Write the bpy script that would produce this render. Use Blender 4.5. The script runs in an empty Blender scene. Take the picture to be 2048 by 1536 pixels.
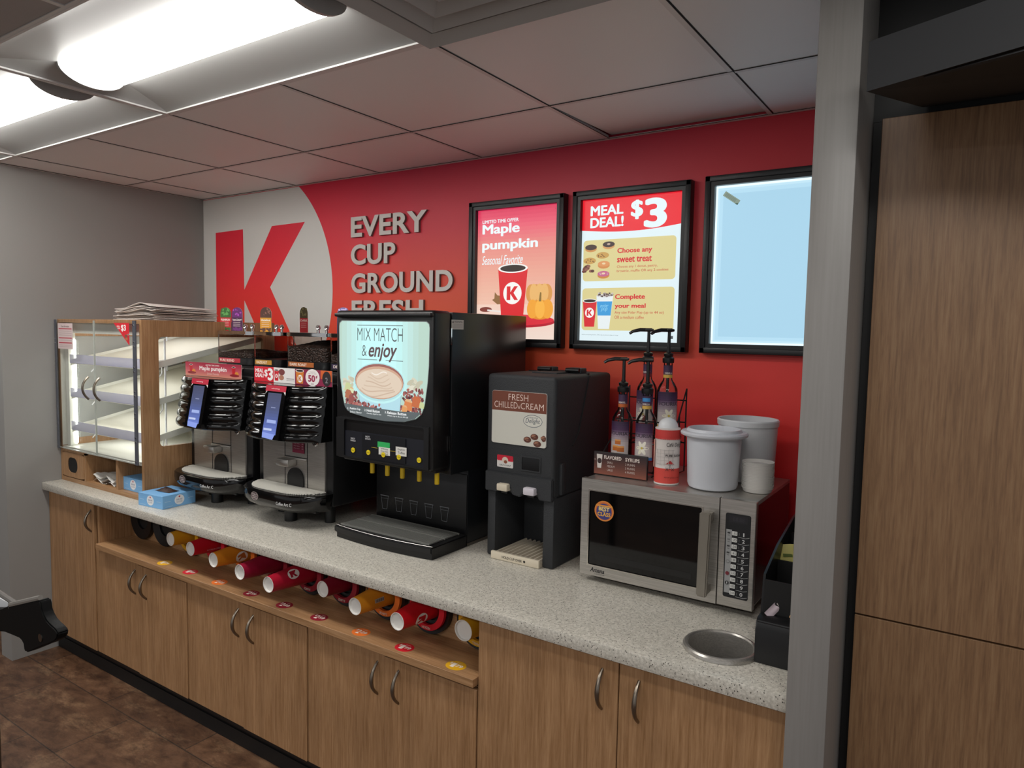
import bpy, bmesh, math, random
from mathutils import Vector, Matrix
random.seed(7)
SC = bpy.context.scene
COL = SC.collection
PI = math.pi

def lin(c):
    c /= 255.0
    return c / 12.92 if c <= .04045 else ((c + .055) / 1.055) ** 2.4
def rgb(h, a=1.0):
    if isinstance(h, str):
        h = tuple(int(h[i:i + 2], 16) for i in (0, 2, 4))
    return (lin(h[0]), lin(h[1]), lin(h[2]), a)

# ------------------------------------------------------------------ camera
cam_d = bpy.data.cameras.new('camera')
cam = bpy.data.objects.new('camera', cam_d); COL.objects.link(cam)
cam_d.sensor_width = 36.0; cam_d.sensor_fit = 'HORIZONTAL'
cam_d.lens = 1411.64 / 2048 * 36.0
cam_d.clip_start = .02
yaw, pit, rol = [math.radians(a) for a in (33.7456, -4.2193, 1.0794)]
fw = Vector((-math.sin(yaw) * math.cos(pit), math.cos(yaw) * math.cos(pit), math.sin(pit)))
rt = Vector((math.cos(yaw), math.sin(yaw), 0)); up = rt.cross(fw)
r2 = rt * math.cos(rol) + up * math.sin(rol); u2 = up * math.cos(rol) - rt * math.sin(rol)
M = Matrix.Identity(4)
for i in range(3):
    M[i][0], M[i][1], M[i][2] = r2[i], u2[i], -fw[i]
M.translation = (3.9404, -2.5317, 1.6827)
cam.matrix_world = M
SC.camera = cam

# ------------------------------------------------------------------ world, exposure, added fill lamps
SC.view_settings.view_transform = 'Standard'
SC.view_settings.look = 'None'
SC.view_settings.exposure = 0.0
SC.view_settings.gamma = 1.0
SC.view_settings.use_curve_mapping = False
W = bpy.data.worlds.new('store_ambient'); SC.world = W; W.use_nodes = True
bg = W.node_tree.nodes['Background']
bg.inputs[0].default_value = (.99, .99, 1.0, 1); bg.inputs[1].default_value = .42
LENS_POWER = 20.0
def fill_lamp(name, x, y, w, h, power, z=2.42, color=(1, .99, .97)):
    l = bpy.data.lights.new(name, 'AREA'); l.shape = 'RECTANGLE'; l.size = w; l.size_y = h
    l.energy = power; l.color = color
    o = bpy.data.objects.new(name, l); COL.objects.link(o); o.location = (x, y, z)
    return o
# unseen lamps added as fill for the shop's lights behind and beside the camera
fill_lamp('ceiling_fill_lamp', 2.9, -3.7, 1.2, .3, 22)
fill_lamp('ceiling_fill_lamp', .9, -3.7, 1.2, .3, 22)
fill_lamp('ceiling_fill_lamp', 5.2, -3.7, 1.2, .3, 10)
fill_lamp('ceiling_fill_lamp', -1.6, -1.6, 1.2, .3, 20)

# ------------------------------------------------------------------ materials
_M = {}
def mat(name, col, rough=.5, metal=0.0, spec=.5, coat=0.0, aniso=0.0):
    if name in _M: return _M[name]
    m = bpy.data.materials.new(name); m.use_nodes = True
    b = m.node_tree.nodes['Principled BSDF']
    b.inputs['Base Color'].default_value = rgb(col) if not (isinstance(col, tuple) and len(col) == 4) else col
    b.inputs['Roughness'].default_value = rough; b.inputs['Metallic'].default_value = metal
    b.inputs['Specular IOR Level'].default_value = spec
    b.inputs['Coat Weight'].default_value = coat
    _M[name] = m; return m
def nodes(m): return m.node_tree.nodes, m.node_tree.links, m.node_tree.nodes['Principled BSDF']
def pr(col, rough=.55):
    return mat('print_' + col + '_%d' % int(rough * 100), col, rough)
def em(col, s=1.0):
    n = 'backlit_%s_%d' % (col, int(s * 100))
    if n in _M: return _M[n]
    m = bpy.data.materials.new(n); m.use_nodes = True
    b = m.node_tree.nodes['Principled BSDF']
    b.inputs['Base Color'].default_value = (.02, .02, .02, 1)
    b.inputs['Roughness'].default_value = .4
    b.inputs['Emission Color'].default_value = rgb(col)
    b.inputs['Emission Strength'].default_value = s
    _M[n] = m; return m
def clear(name, tint=(1, 1, 1), refl=.12, rough=.06):
    if name in _M: return _M[name]
    m = bpy.data.materials.new(name); m.use_nodes = True
    N, L = m.node_tree.nodes, m.node_tree.links
    for n in list(N): N.remove(n)
    o = N.new('ShaderNodeOutputMaterial'); mx = N.new('ShaderNodeMixShader')
    t = N.new('ShaderNodeBsdfTransparent'); g = N.new('ShaderNodeBsdfGlossy'); f = N.new('ShaderNodeLayerWeight')
    t.inputs[0].default_value = (*tint, 1); g.inputs['Roughness'].default_value = rough
    g.inputs[0].default_value = (.9, .9, .9, 1)
    f.inputs['Blend'].default_value = refl
    L.new(f.outputs['Fresnel'], mx.inputs[0]); L.new(t.outputs[0], mx.inputs[1]); L.new(g.outputs[0], mx.inputs[2])
    L.new(mx.outputs[0], o.inputs[0]); _M[name] = m; return m
def coords(m, scale, rot=(0, 0, 0), loc=(0, 0, 0)):
    N, L, b = nodes(m)
    tc = N.new('ShaderNodeTexCoord'); mp = N.new('ShaderNodeMapping')
    mp.inputs['Scale'].default_value = scale; mp.inputs['Rotation'].default_value = rot; mp.inputs['Location'].default_value = loc
    L.new(tc.outputs['Object'], mp.inputs['Vector']); return mp.outputs[0]
def ramp(m, stops):
    N, L, b = nodes(m); r = N.new('ShaderNodeValToRGB')
    e = r.color_ramp.elements
    while len(e) < len(stops): e.new(.5)
    for k, (p, c) in enumerate(stops):
        e[k].position = p; e[k].color = rgb(c)
    return r
def noise(m, vec, scale, detail=3, rough=.55, dist=0.0):
    N, L, b = nodes(m); n = N.new('ShaderNodeTexNoise')
    n.inputs['Scale'].default_value = scale; n.inputs['Detail'].default_value = detail
    n.inputs['Roughness'].default_value = rough; n.inputs['Distortion'].default_value = dist
    if vec is not None: L.new(vec, n.inputs['Vector'])
    return n.outputs['Fac']
def mixc(m, a, b_, fac, mode='MIX', f=1.0):
    N, L, b = nodes(m); x = N.new('ShaderNodeMix'); x.data_type = 'RGBA'; x.blend_type = mode
    x.inputs[0].default_value = f
    if fac is not None: L.new(fac, x.inputs[0])
    for s, k in ((a, 6), (b_, 7)):
        if isinstance(s, (tuple, str)): x.inputs[k].default_value = rgb(s)
        else: L.new(s, x.inputs[k])
    return x.outputs[2]
def bump(m, h, strength=.2, dist=.002):
    N, L, b = nodes(m); n = N.new('ShaderNodeBump'); n.inputs['Strength'].default_value = strength
    n.inputs['Distance'].default_value = dist
    L.new(h, n.inputs['Height']); L.new(n.outputs[0], b.inputs['Normal'])

def wood(name, dark, mid, light, along='z', rough=.45):
    m = mat(name, mid, rough); N, L, b = nodes(m)
    s = {'z': (1, 1, .045), 'x': (.045, 1, 1), 'y': (1, .045, 1)}[along]
    v = coords(m, s)
    n1 = noise(m, v, 150, 4, .7, .15); n2 = noise(m, v, 22, 2, .5)
    r = ramp(m, [(.3, dark), (.5, mid), (.72, light)]); L.new(n1, r.inputs[0])
    r2_ = ramp(m, [(.3, (232, 230, 228)), (.7, (255, 255, 255))]); L.new(n2, r2_.inputs[0])
    c = mixc(m, r.outputs[0], r2_.outputs[0], None, 'MULTIPLY')
    L.new(c, b.inputs['Base Color']); return m
OAK = wood('oak_laminate', '926b45', 'a8805a', 'ba926a')
OAKH = wood('oak_laminate_along', '926b45', 'a8805a', 'ba926a', 'x')
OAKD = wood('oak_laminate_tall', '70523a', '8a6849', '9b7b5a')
OAKE = mat('oak_edge_band', '9c7d52', .5)

QUARTZ = mat('speckled_quartz', 'b9b4a8', .34)
def _q():
    m = QUARTZ; N, L, b = nodes(m)
    v = coords(m, (1, 1, 1))
    base = ramp(m, [(.35, 'b3aea3'), (.65, 'd6d1c6')]); L.new(noise(m, v, 140, 3), base.inputs[0])
    vo = N.new('ShaderNodeTexVoronoi'); vo.inputs['Scale'].default_value = 270; L.new(v, vo.inputs['Vector'])
    sp = N.new('ShaderNodeSeparateColor'); L.new(vo.outputs['Color'], sp.inputs[0])
    a = N.new('ShaderNodeMath'); a.operation = 'GREATER_THAN'; a.inputs[1].default_value = .87; L.new(sp.outputs[0], a.inputs[0])
    d = N.new('ShaderNodeMath'); d.operation = 'LESS_THAN'; d.inputs[1].default_value = .42; L.new(vo.outputs['Distance'], d.inputs[0])
    mu = N.new('ShaderNodeMath'); mu.operation = 'MULTIPLY'; L.new(a.outputs[0], mu.inputs[0]); L.new(d.outputs[0], mu.inputs[1])
    c = mixc(m, base.outputs[0], '45413c', mu.outputs[0])
    a2 = N.new('ShaderNodeMath'); a2.operation = 'GREATER_THAN'; a2.inputs[1].default_value = .86; L.new(sp.outputs[1], a2.inputs[0])
    mu2 = N.new('ShaderNodeMath'); mu2.operation = 'MULTIPLY'; L.new(a2.outputs[0], mu2.inputs[0]); L.new(d.outputs[0], mu2.inputs[1])
    c = mixc(m, c, 'd6d2c8', mu2.outputs[0])
    L.new(c, b.inputs['Base Color'])
_q()

FLOOR = mat('slate_look_tile', '6a5040', .42)
def _f():
    m = FLOOR; N, L, b = nodes(m)
    v = coords(m, (1, 1, 1), loc=(.24 + .615 * 4, 1.003 + .3048 * 40, 0))
    br = N.new('ShaderNodeTexBrick'); L.new(v, br.inputs['Vector'])
    br.offset = .36; br.offset_frequency = 2
    br.inputs['Scale'].default_value = 1; br.inputs['Brick Width'].default_value = .615; br.inputs['Row Height'].default_value = .3048
    br.inputs['Mortar Size'].default_value = .0025; br.inputs['Mortar Smooth'].default_value = .1
    br.inputs['Color1'].default_value = rgb('5e4636'); br.inputs['Color2'].default_value = rgb('765a46'); br.inputs['Mortar'].default_value = rgb('3c332d')
    v2 = coords(m, (1, 1.9, 1))
    n = noise(m, v2, 9, 9, .72, .35)
    r = ramp(m, [(.34, '8a786c'), (.52, 'd8cabc'), (.7, 'fff6ea')]); L.new(n, r.inputs[0])
    c = mixc(m, br.outputs['Color'], r.outputs[0], None, 'MULTIPLY')
    n2 = noise(m, v2, 4.0, 8, .75, .3)
    r2_ = ramp(m, [(.52, '000000'), (.70, 'a08464')]); L.new(n2, r2_.inputs[0])
    c = mixc(m, c, r2_.outputs[0], None, 'ADD', .35)
    L.new(c, b.inputs['Base Color']); bump(m, n, .25, .004)
_f()

MURAL = mat('red_gradient_wallpaper', 'c83038', .5)
def _w():
    m = MURAL; N, L, b = nodes(m)
    tc = N.new('ShaderNodeTexCoord'); sx = N.new('ShaderNodeSeparateXYZ'); L.new(tc.outputs['Object'], sx.inputs[0])
    def mr(sock, a, b_):
        q = N.new('ShaderNodeMapRange'); q.inputs[1].default_value = a; q.inputs[2].default_value = b_; L.new(sock, q.inputs[0]); return q.outputs[0]
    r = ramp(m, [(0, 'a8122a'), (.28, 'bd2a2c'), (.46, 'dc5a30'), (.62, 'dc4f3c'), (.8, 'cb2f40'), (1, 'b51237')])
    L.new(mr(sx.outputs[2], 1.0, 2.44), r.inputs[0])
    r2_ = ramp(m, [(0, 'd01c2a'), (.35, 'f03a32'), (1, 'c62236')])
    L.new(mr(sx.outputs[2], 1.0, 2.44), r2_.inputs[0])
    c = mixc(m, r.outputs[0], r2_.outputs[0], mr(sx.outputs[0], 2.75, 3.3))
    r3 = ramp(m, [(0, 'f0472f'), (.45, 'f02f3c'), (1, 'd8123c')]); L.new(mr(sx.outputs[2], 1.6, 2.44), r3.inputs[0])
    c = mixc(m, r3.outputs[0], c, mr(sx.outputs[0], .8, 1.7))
    L.new(c, b.inputs['Base Color'])
_w()

TILE = mat('vinyl_ceiling_tile', 'eae9e8', .5)
bump(TILE, noise(TILE, coords(TILE, (1, 1, 1)), 120, 2), .08, .002)
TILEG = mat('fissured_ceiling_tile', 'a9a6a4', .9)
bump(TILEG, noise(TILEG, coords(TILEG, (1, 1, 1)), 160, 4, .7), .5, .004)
TBAR = mat('ceiling_grid_white', 'd6d4d2', .45)
GAP = mat('shadow_gap_black', '0c0c0c', .9)
GREYWALL = mat('grey_wall_paint', '8e8c89', .6)
bump(GREYWALL, noise(GREYWALL, coords(GREYWALL, (1, 1, 1)), 220, 3), .1, .001)
GREYPANEL = mat('grey_laminate_panel', '8d8a87', .42)
def _gp():
    m = GREYPANEL; N, L, b = nodes(m)
    n = noise(m, coords(m, (1, 1, .03)), 160, 2)
    r = ramp(m, [(.3, '827f7c'), (.7, '888582')]); L.new(n, r.inputs[0]); L.new(r.outputs[0], b.inputs['Base Color'])
_gp()
WHITEW = mat('white_wallpaper', 'd6d5d0', .5)
BLACK = mat('black_plastic_gloss', '0a0a0b', .1)
BLACKM = mat('black_plastic_satin', '0e0e10', .38)
BLACKT = mat('black_plastic_matt', '0a0a0b', .6)
CHAR = mat('charcoal_textured_plastic', '2b2d30', .62)
bump(CHAR, noise(CHAR, coords(CHAR, (1, 1, 1)), 320, 3, .6), .7, .002)
BLKMET = mat('black_painted_metal', '15171a', .3)
NAVY = mat('dark_navy_membrane', '14161f', .4)
STEEL = mat('brushed_stainless', 'aaa6a0', .3, .8)
def _st():
    m = STEEL; N, L, b = nodes(m)
    n = noise(m, coords(m, (.02, 1, 1)), 380, 2)
    r = ramp(m, [(.3, 'aba7a1'), (.7, 'c3bfb9')]); L.new(n, r.inputs[0]); L.new(r.outputs[0], b.inputs['Base Color'])
_st()
STEELD = mat('dark_stainless', '7f7a74', .28, 1.0)
CHROME = mat('chrome', 'd8d8d8', .07, 1.0)
NICKEL = mat('brushed_nickel_pull', '8c8276', .33, 1.0)
TAUPE = mat('taupe_metal_handle', '8b857b', .4, .6)
WHITEP = mat('white_plastic', 'd4d6d9', .35)
TUBW = mat('white_tub_plastic', 'c9ccd3', .32)
CREAMP = mat('cream_plastic', 'd8cdb8', .4)
PAPERW = mat('white_paper', 'dedbd6', .7)
NEWSP = mat('grey_folded_paper', 'cfc6c0', .85)
TRIMB = mat('black_frame', '101114', .4)
CASEW = mat('white_case_interior', 'dcdcd2', .5)
BEAN = mat('coffee_beans', '2a1d18', .45)
def _bn():
    N, L, b = nodes(BEAN); v = N.new('ShaderNodeTexVoronoi'); v.inputs['Scale'].default_value = 105; L.new(coords(BEAN, (1, 1, 1.5)), v.inputs['Vector'])
    r = ramp(BEAN, [(.0, '4a372d'), (.45, '33241d'), (.8, '0e0a08')]); L.new(v.outputs['Distance'], r.inputs[0]); L.new(r.outputs[0], b.inputs['Base Color'])
    iv = N.new('ShaderNodeMath'); iv.operation = 'SUBTRACT'; iv.inputs[0].default_value = 1; L.new(v.outputs['Distance'], iv.inputs[1]); bump(BEAN, iv.outputs[0], 1.0, .004)
_bn()
CLEAR = clear('clear_plastic', (.95, .95, .95), .22, .1)
CLEARD = clear('clear_acrylic', (.965, .97, .97), .07, .03)
SMOKE = clear('hopper_plastic', (.90, .86, .84), .12, .06)
LIP = mat('clear_blue_lip', 'cfcfe6', .2); LIP.node_tree.nodes['Principled BSDF'].inputs['Alpha'].default_value = .62

# ------------------------------------------------------------------ geometry helpers
class MB:
    def __init__(s): s.v = []; s.f = []; s.k = []; s.mats = []
    def mi(s, m):
        if m not in s.mats: s.mats.append(m)
        return s.mats.index(m)
    def add(s, v, f, m):
        o = len(s.v); k = s.mi(m)
        s.v += [tuple(p) for p in v]
        for q in f: s.f.append(tuple(i + o for i in q)); s.k.append(k)
        return s
    def bm(s, b, m):
        b.verts.ensure_lookup_table(); b.verts.index_update()
        s.add([v.co for v in b.verts], [[v.index for v in f.verts] for f in b.faces], m); b.free(); return s
    def box(s, x0, x1, y0, y1, z0, z1, m, bev=0.0, seg=2):
        b = bmesh.new(); bmesh.ops.create_cube(b, size=1)
        for v in b.verts:
            v.co = Vector(((x0 + x1) / 2 + v.co.x * (x1 - x0), (y0 + y1) / 2 + v.co.y * (y1 - y0), (z0 + z1) / 2 + v.co.z * (z1 - z0)))
        if bev: bmesh.ops.bevel(b, geom=list(b.edges), offset=bev, segments=seg, affect='EDGES', profile=.5)
        return s.bm(b, m)
    def prism(s, pts, plane, d0, d1, m, bev=0.0):
        # pts in (a, b); plane 'xz' -> extrude along y, 'xy' -> along z, 'yz' -> along x
        P = {'xz': lambda a, b, d: (a, d, b), 'xy': lambda a, b, d: (a, b, d), 'yz': lambda a, b, d: (d, a, b)}[plane]
        n = len(pts)
        v = [P(a, b, d0) for a, b in pts] + [P(a, b, d1) for a, b in pts]
        f = [tuple(range(n)), tuple(range(2 * n - 1, n - 1, -1))] + [(i, i + n, (i + 1) % n + n, (i + 1) % n) for i in range(n)]
        b = bmesh.new(); vs = [b.verts.new(p) for p in v]
        for q in f: b.faces.new([vs[i] for i in q])
        bmesh.ops.recalc_face_normals(b, faces=b.faces)
        if bev: bmesh.ops.bevel(b, geom=[e for e in b.edges if (e.verts[0].index < n) == (e.verts[1].index < n)] if False else list(b.edges), offset=bev, segments=2, affect='EDGES')
        return s.bm(b, m)
    def frame(s, o, pts, plane, d0, d1, m):
        # rectangle o=(a0,a1,b0,b1) with a hole of outline pts
        P = {'xz': lambda a, b, d: (a, d, b), 'xy': lambda a, b, d: (a, b, d), 'yz': lambda a, b, d: (d, a, b)}[plane]
        a0, a1, b0, b1 = o; ca = sum(p[0] for p in pts) / len(pts); cb = sum(p[1] for p in pts) / len(pts)
        ia0, ia1 = min(p[0] for p in pts), max(p[0] for p in pts); ib0, ib1 = min(p[1] for p in pts), max(p[1] for p in pts)
        out = []
        for a, b in pts:
            ta = (a - ca) / ((ia1 - ia0) / 2); tb = (b - cb) / ((ib1 - ib0) / 2); q = max(abs(ta), abs(tb)) or 1
            ta /= q; tb /= q
            if abs(ta) > .93 and abs(tb) > .93: ta = math.copysign(1, ta); tb = math.copysign(1, tb)
            out.append(((a0 + a1) / 2 + ta * (a1 - a0) / 2, (b0 + b1) / 2 + tb * (b1 - b0) / 2))
        n = len(pts); v = []
        for L_ in (pts, out):
            for d in (d0, d1): v += [P(a, b, d) for a, b in L_]
        f = []
        for i in range(n):
            j = (i + 1) % n
            f += [(i, j, j + 2 * n, i + 2 * n), (i + n, i + 3 * n, j + 3 * n, j + n), (i, i + n, j + n, j), (i + 2 * n, j + 2 * n, j + 3 * n, i + 3 * n)]
        b = bmesh.new(); vs = [b.verts.new(p) for p in v]
        for q in f:
            try: b.faces.new([vs[i] for i in q])
            except ValueError: pass
        bmesh.ops.remove_doubles(b, verts=b.verts, dist=1e-5); bmesh.ops.recalc_face_normals(b, faces=b.faces)
        return s.bm(b, m)
    def lathe(s, prof, c, m, axis='z', n=32, cap=True):
        v = []; f = []; k = len(prof)
        for r, h in prof:
            for i in range(n):
                a = 2 * PI * i / n
                p = (r * math.cos(a), r * math.sin(a), h)
                if axis == 'y': p = (p[0], p[2], p[1])
                if axis == 'x': p = (p[2], p[0], p[1])
                v.append((p[0] + c[0], p[1] + c[1], p[2] + c[2]))
        for j in range(k - 1):
            for i in range(n):
                f.append((j * n + i, j * n + (i + 1) % n, (j + 1) * n + (i + 1) % n, (j + 1) * n + i))
        b = bmesh.new(); vs = [b.verts.new(p) for p in v]
        for q in f: b.faces.new([vs[i] for i in q])
        if cap and prof[0][0] > 1e-4 and prof[0] != prof[-1]: b.faces.new([vs[i] for i in range(n)])
        if cap and prof[-1][0] > 1e-4 and prof[0] != prof[-1]: b.faces.new([vs[(k - 1) * n + i] for i in range(n)])
        bmesh.ops.remove_doubles(b, verts=b.verts, dist=1e-6); bmesh.ops.recalc_face_normals(b, faces=b.faces)
        return s.bm(b, m)
    def cyl(s, c, r, h, m, axis='z', n=24, bev=0.0):
        p = [(0, 0), (r - bev, 0), (r, bev), (r, h - bev), (r - bev, h), (0, h)] if bev else [(0, 0), (r, 0), (r, h), (0, h)]
        return s.lathe(p, c, m, axis, n)
    def tube(s, path, r, m, n=8, closed=False, flat=1.0):
        P = [Vector(p) for p in path]; v = []; f = []; N_ = len(P)
        ref = None
        for i, p in enumerate(P):
            t = (P[(i + 1) % N_] - P[i - 1]) if closed else (P[min(i + 1, N_ - 1)] - P[max(i - 1, 0)])
            t.normalize()
            if ref is None: ref = t.orthogonal().normalized()
            ref = (ref - t * ref.dot(t)).normalized(); q = t.cross(ref)
            rr = r[i] if isinstance(r, (list, tuple)) else r
            for k in range(n):
                a = 2 * PI * k / n
                v.append(p + ref * rr * math.cos(a) + q * rr * flat * math.sin(a))
        for i in range(N_ if closed else N_ - 1):
            j = (i + 1) % N_
            for k in range(n): f.append((i * n + k, i * n + (k + 1) % n, j * n + (k + 1) % n, j * n + k))
        if not closed:
            f.append(tuple(range(n - 1, -1, -1))); f.append(tuple((N_ - 1) * n + k for k in range(n)))
        return s.add(v, f, m)
    def grid(s, rows, m, thick=None):
        R_, C_ = len(rows), len(rows[0]); v = [p for r in rows for p in r]
        f = [(i * C_ + j, i * C_ + j + 1, (i + 1) * C_ + j + 1, (i + 1) * C_ + j) for i in range(R_ - 1) for j in range(C_ - 1)]
        return s.add(v, f, m)
    def build(s, name, parent=None, local=False, kind=None, label=None, origin=None, smooth=32):
        me = bpy.data.meshes.new(name)
        off = Vector((0, 0, 0))
        if parent is not None and not local:
            p = parent
            while p.parent: p = p.parent
            off = Vector(p.location)
        if origin is not None: off = Vector(origin)
        me.from_pydata([tuple(Vector(q) - off) for q in s.v], [], s.f)
        for m in s.mats: me.materials.append(m)
        for p, k in zip(me.polygons, s.k): p.material_index = k
        me.update()
        if smooth:
            me.shade_smooth(); me.set_sharp_from_angle(angle=math.radians(smooth))
        o = bpy.data.objects.new(name, me); COL.objects.link(o)
        if parent is not None: o.parent = parent
        if origin is not None: o.location = origin
        if kind: o['kind'] = kind
        if label: o['label'] = label
        return o

def tag(o, label, cat, group=None):
    o['label'] = label; o['category'] = cat
    if group: o['group'] = group
    return o
def thing(name, label, cat, loc, group=None, rotz=0.0):
    o = bpy.data.objects.new(name, None); COL.objects.link(o)
    o.location = loc; o.rotation_euler = (0, 0, rotz); o.empty_display_size = .05
    return tag(o, label, cat, group)
def copy_tree(o, parent=None):
    c = o.copy(); COL.objects.link(c)
    if parent is not None: c.parent = parent
    for ch in list(o.children): copy_tree(ch, c)
    return c
def dup(o, loc, label, group=None, rotz=None):
    c = copy_tree(o); c.location = loc; c['label'] = label
    if group: c['group'] = group
    if rotz is not None: c.rotation_euler = (0, 0, rotz)
    return c
def rrect(x0, x1, y0, y1, r, n=6):
    p = []
    for cx, cy, a in ((x1 - r, y1 - r, 0), (x0 + r, y1 - r, 90), (x0 + r, y0 + r, 180), (x1 - r, y0 + r, 270)):
        for i in range(n + 1):
            t = math.radians(a + 90 * i / n); p.append((cx + r * math.cos(t), cy + r * math.sin(t)))
    return p

# ---- lettering and flat print
_T = {}
def text_mesh(s, bold=0.0, shear=0.0, res=3):
    key = (s, bold, shear, res)
    if key in _T: return _T[key]
    c = bpy.data.curves.new('t', 'FONT'); c.body = s; c.offset = bold; c.shear = shear; c.resolution_u = res; c.space_character = 1.0 if bold <= 0 else 1.03
    c.space_line = .9
    o = bpy.data.objects.new('t', c); COL.objects.link(o)
    dg = bpy.context.evaluated_depsgraph_get()
    me = bpy.data.meshes.new_from_object(o.evaluated_get(dg))
    v = [(p.co.x, p.co.y) for p in me.vertices]; f = [tuple(p.vertices) for p in me.polygons]
    bpy.data.objects.remove(o); bpy.data.curves.remove(c); bpy.data.meshes.remove(me)
    _T[key] = (v, f); return v, f
class Art:
    def __init__(s, O=None, U=None, V=None, N=None, fn=None, lit=None, step=.00004):
        s.mb = MB(); s.k = 0; s.lit = lit; s.step = step
        if fn is None:
            O, U, V = Vector(O), Vector(U), Vector(V); N_ = U.cross(V) if N is None else Vector(N)
            fn = lambda x, y, d: O + U * x + V * y + N_ * d
        s.fn = fn
    def m(s, c):
        if not isinstance(c, str): return c
        return em(c, s.lit) if s.lit else pr(c)
    def up(s): s.k += 1; return s.step * s.k
    def poly(s, pts, c, sub=0):
        if sub:
            b = bmesh.new(); b.faces.new([b.verts.new((x, y, 0)) for x, y in pts]); bmesh.ops.triangulate(b, faces=b.faces)
            bmesh.ops.subdivide_edges(b, edges=b.edges, cuts=sub, use_grid_fill=True); bmesh.ops.triangulate(b, faces=b.faces)
            b.verts.index_update(); d = s.up()
            s.mb.add([s.fn(v.co.x, v.co.y, d) for v in b.verts], [[v.index for v in f.verts] for f in b.faces], s.m(c)); b.free(); return s
        d = s.up(); s.mb.add([s.fn(x, y, d) for x, y in pts], [tuple(range(len(pts)))], s.m(c)); return s
    def rect(s, x0, y0, x1, y1, c, nx=1, ny=1):
        d = s.up()
        s.mb.grid([[s.fn(x0 + (x1 - x0) * i / nx, y0 + (y1 - y0) * j / ny, d) for i in range(nx + 1)] for j in range(ny + 1)], s.m(c)); return s
    def rr(s, x0, y0, x1, y1, r, c): return s.poly(rrect(x0, x1, y0, y1, r), c)
    def ell(s, cx, cy, rx, ry, c, n=28, a0=0, a1=360, rings=1, rot=0):
        d = s.up(); v = [s.fn(cx, cy, d)]; f = []; full = (a1 - a0) >= 360
        cr, sr = math.cos(rot), math.sin(rot)
        for k in range(1, rings + 1):
            for i in range(n + (0 if full else 1)):
                t = math.radians(a0 + (a1 - a0) * i / n); X = rx * k / rings * math.cos(t); Y = ry * k / rings * math.sin(t)
                v.append(s.fn(cx + X * cr - Y * sr, cy + X * sr + Y * cr, d))
        w = n + (0 if full else 1)
        for i in range(n):
            j = (i + 1) % w
            f.append((0, 1 + i, 1 + j))
            for k in range(rings - 1): f.append((1 + k * w + i, 1 + (k + 1) * w + i, 1 + (k + 1) * w + j, 1 + k * w + j))
        s.mb.add(v, f, s.m(c)); return s
    def vgrad(s, x0, y0, x1, y1, stops, n=24, nx=1):
        d = s.up()
        for i in range(n):
            t = (i + .5) / n
            for (p, c), (p2, c2) in zip(stops, stops[1:]):
                if p <= t <= p2:
                    u = (t - p) / (p2 - p)
                    cc = [int(int(c[k:k + 2], 16) * (1 - u) + int(c2[k:k + 2], 16) * u) for k in (0, 2, 4)]
            ya, yb = y0 + (y1 - y0) * i / n, y0 + (y1 - y0) * (i + 1) / n
            s.mb.grid([[s.fn(x0 + (x1 - x0) * q / nx, y, d) for q in range(nx + 1)] for y in (ya, yb)], s.m('%02x%02x%02x' % tuple(cc)))
        return s
    def text(s, t, x0, y0, x1, y1, c, bold=0.0, shear=0.0, res=3, flip=False):
        res = 7 if y1 - y0 > .03 else res
        # heavy faces are struck several times, slightly shifted
        v, f = text_mesh(t, min(bold, 0.0), shear, res)
        if not v: return s
        b = max(bold, 0.0) * .75
        ax, bx = min(p[0] for p in v) - b, max(p[0] for p in v) + b; ay, by = min(p[1] for p in v) - b * .7, max(p[1] for p in v) + b * .7
        d = s.up(); m = s.m(c)
        sh = [(0, 0)] if b == 0 else ([(-b, 0), (b, 0)] if b < .015 else [(b * math.cos(q * PI / 6), b * .7 * math.sin(q * PI / 6)) for q in range(12)] + [(0, 0)])
        for k, (sx, sy) in enumerate(sh):
            out = []
            for p, q in v:
                u = (p + sx - ax) / (bx - ax); w = (q + sy - ay) / max(by - ay, 1e-6)
                if flip: u, w = 1 - u, 1 - w
                out.append(s.fn(x0 + u * (x1 - x0), y0 + w * (y1 - y0), d + k * 4e-6))
            s.mb.add(out, f, m)
        return s
    def line(s, x0, y0, x1, y1, w, c):
        dx, dy = x1 - x0, y1 - y0; l = math.hypot(dx, dy); nx, ny = -dy / l * w / 2, dx / l * w / 2
        return s.poly([(x0 + nx, y0 + ny), (x0 - nx, y0 - ny), (x1 - nx, y1 - ny), (x1 + nx, y1 + ny)], c)
    def cup(s, cx, y0, y1, wt, wb, c, ring='f4f2ee', k=True, kc=None, lidc='2a1a14'):
        s.poly([(cx - wb, y0), (cx + wb, y0), (cx + wt, y1), (cx - wt, y1)], c)
        s.ell(cx, y1, wt, wt * .26, ring); s.ell(cx, y1, wt * .86, wt * .19, lidc)
        if k: s.logo(cx, y0 + (y1 - y0) * .45, wt * .56, kc or c)
        return s
    def logo(s, cx, cy, r, kc, white='f6f4f0', rings=1):
        s.ell(cx, cy, r, r, white, rings=rings)
        q = r * .62
        s.poly([(cx - q, cy - q), (cx - q * .35, cy - q), (cx - q * .35, cy - q * .1), (cx + q * .35, cy - q), (cx + q, cy - q), (cx + q * .2, cy + q * .05), (cx + q * .95, cy + q), (cx + q * .3, cy + q), (cx - q * .35, cy + q * .15), (cx - q * .35, cy + q), (cx - q, cy + q)], kc, 4 if rings > 1 else 0)
        return s
    def build(s, name, parent, **kw): return s.mb.build(name, parent, smooth=0, **kw)
X, Y, Z = Vector((1, 0, 0)), Vector((0, 1, 0)), Vector((0, 0, 1))
def front_art(x, y, z, lit=None, **k): return Art((x, y, z), X, Z, lit=lit, **k)      # faces -y

def struct(mb, name, **k): return mb.build(name, kind='structure', **k)

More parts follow.
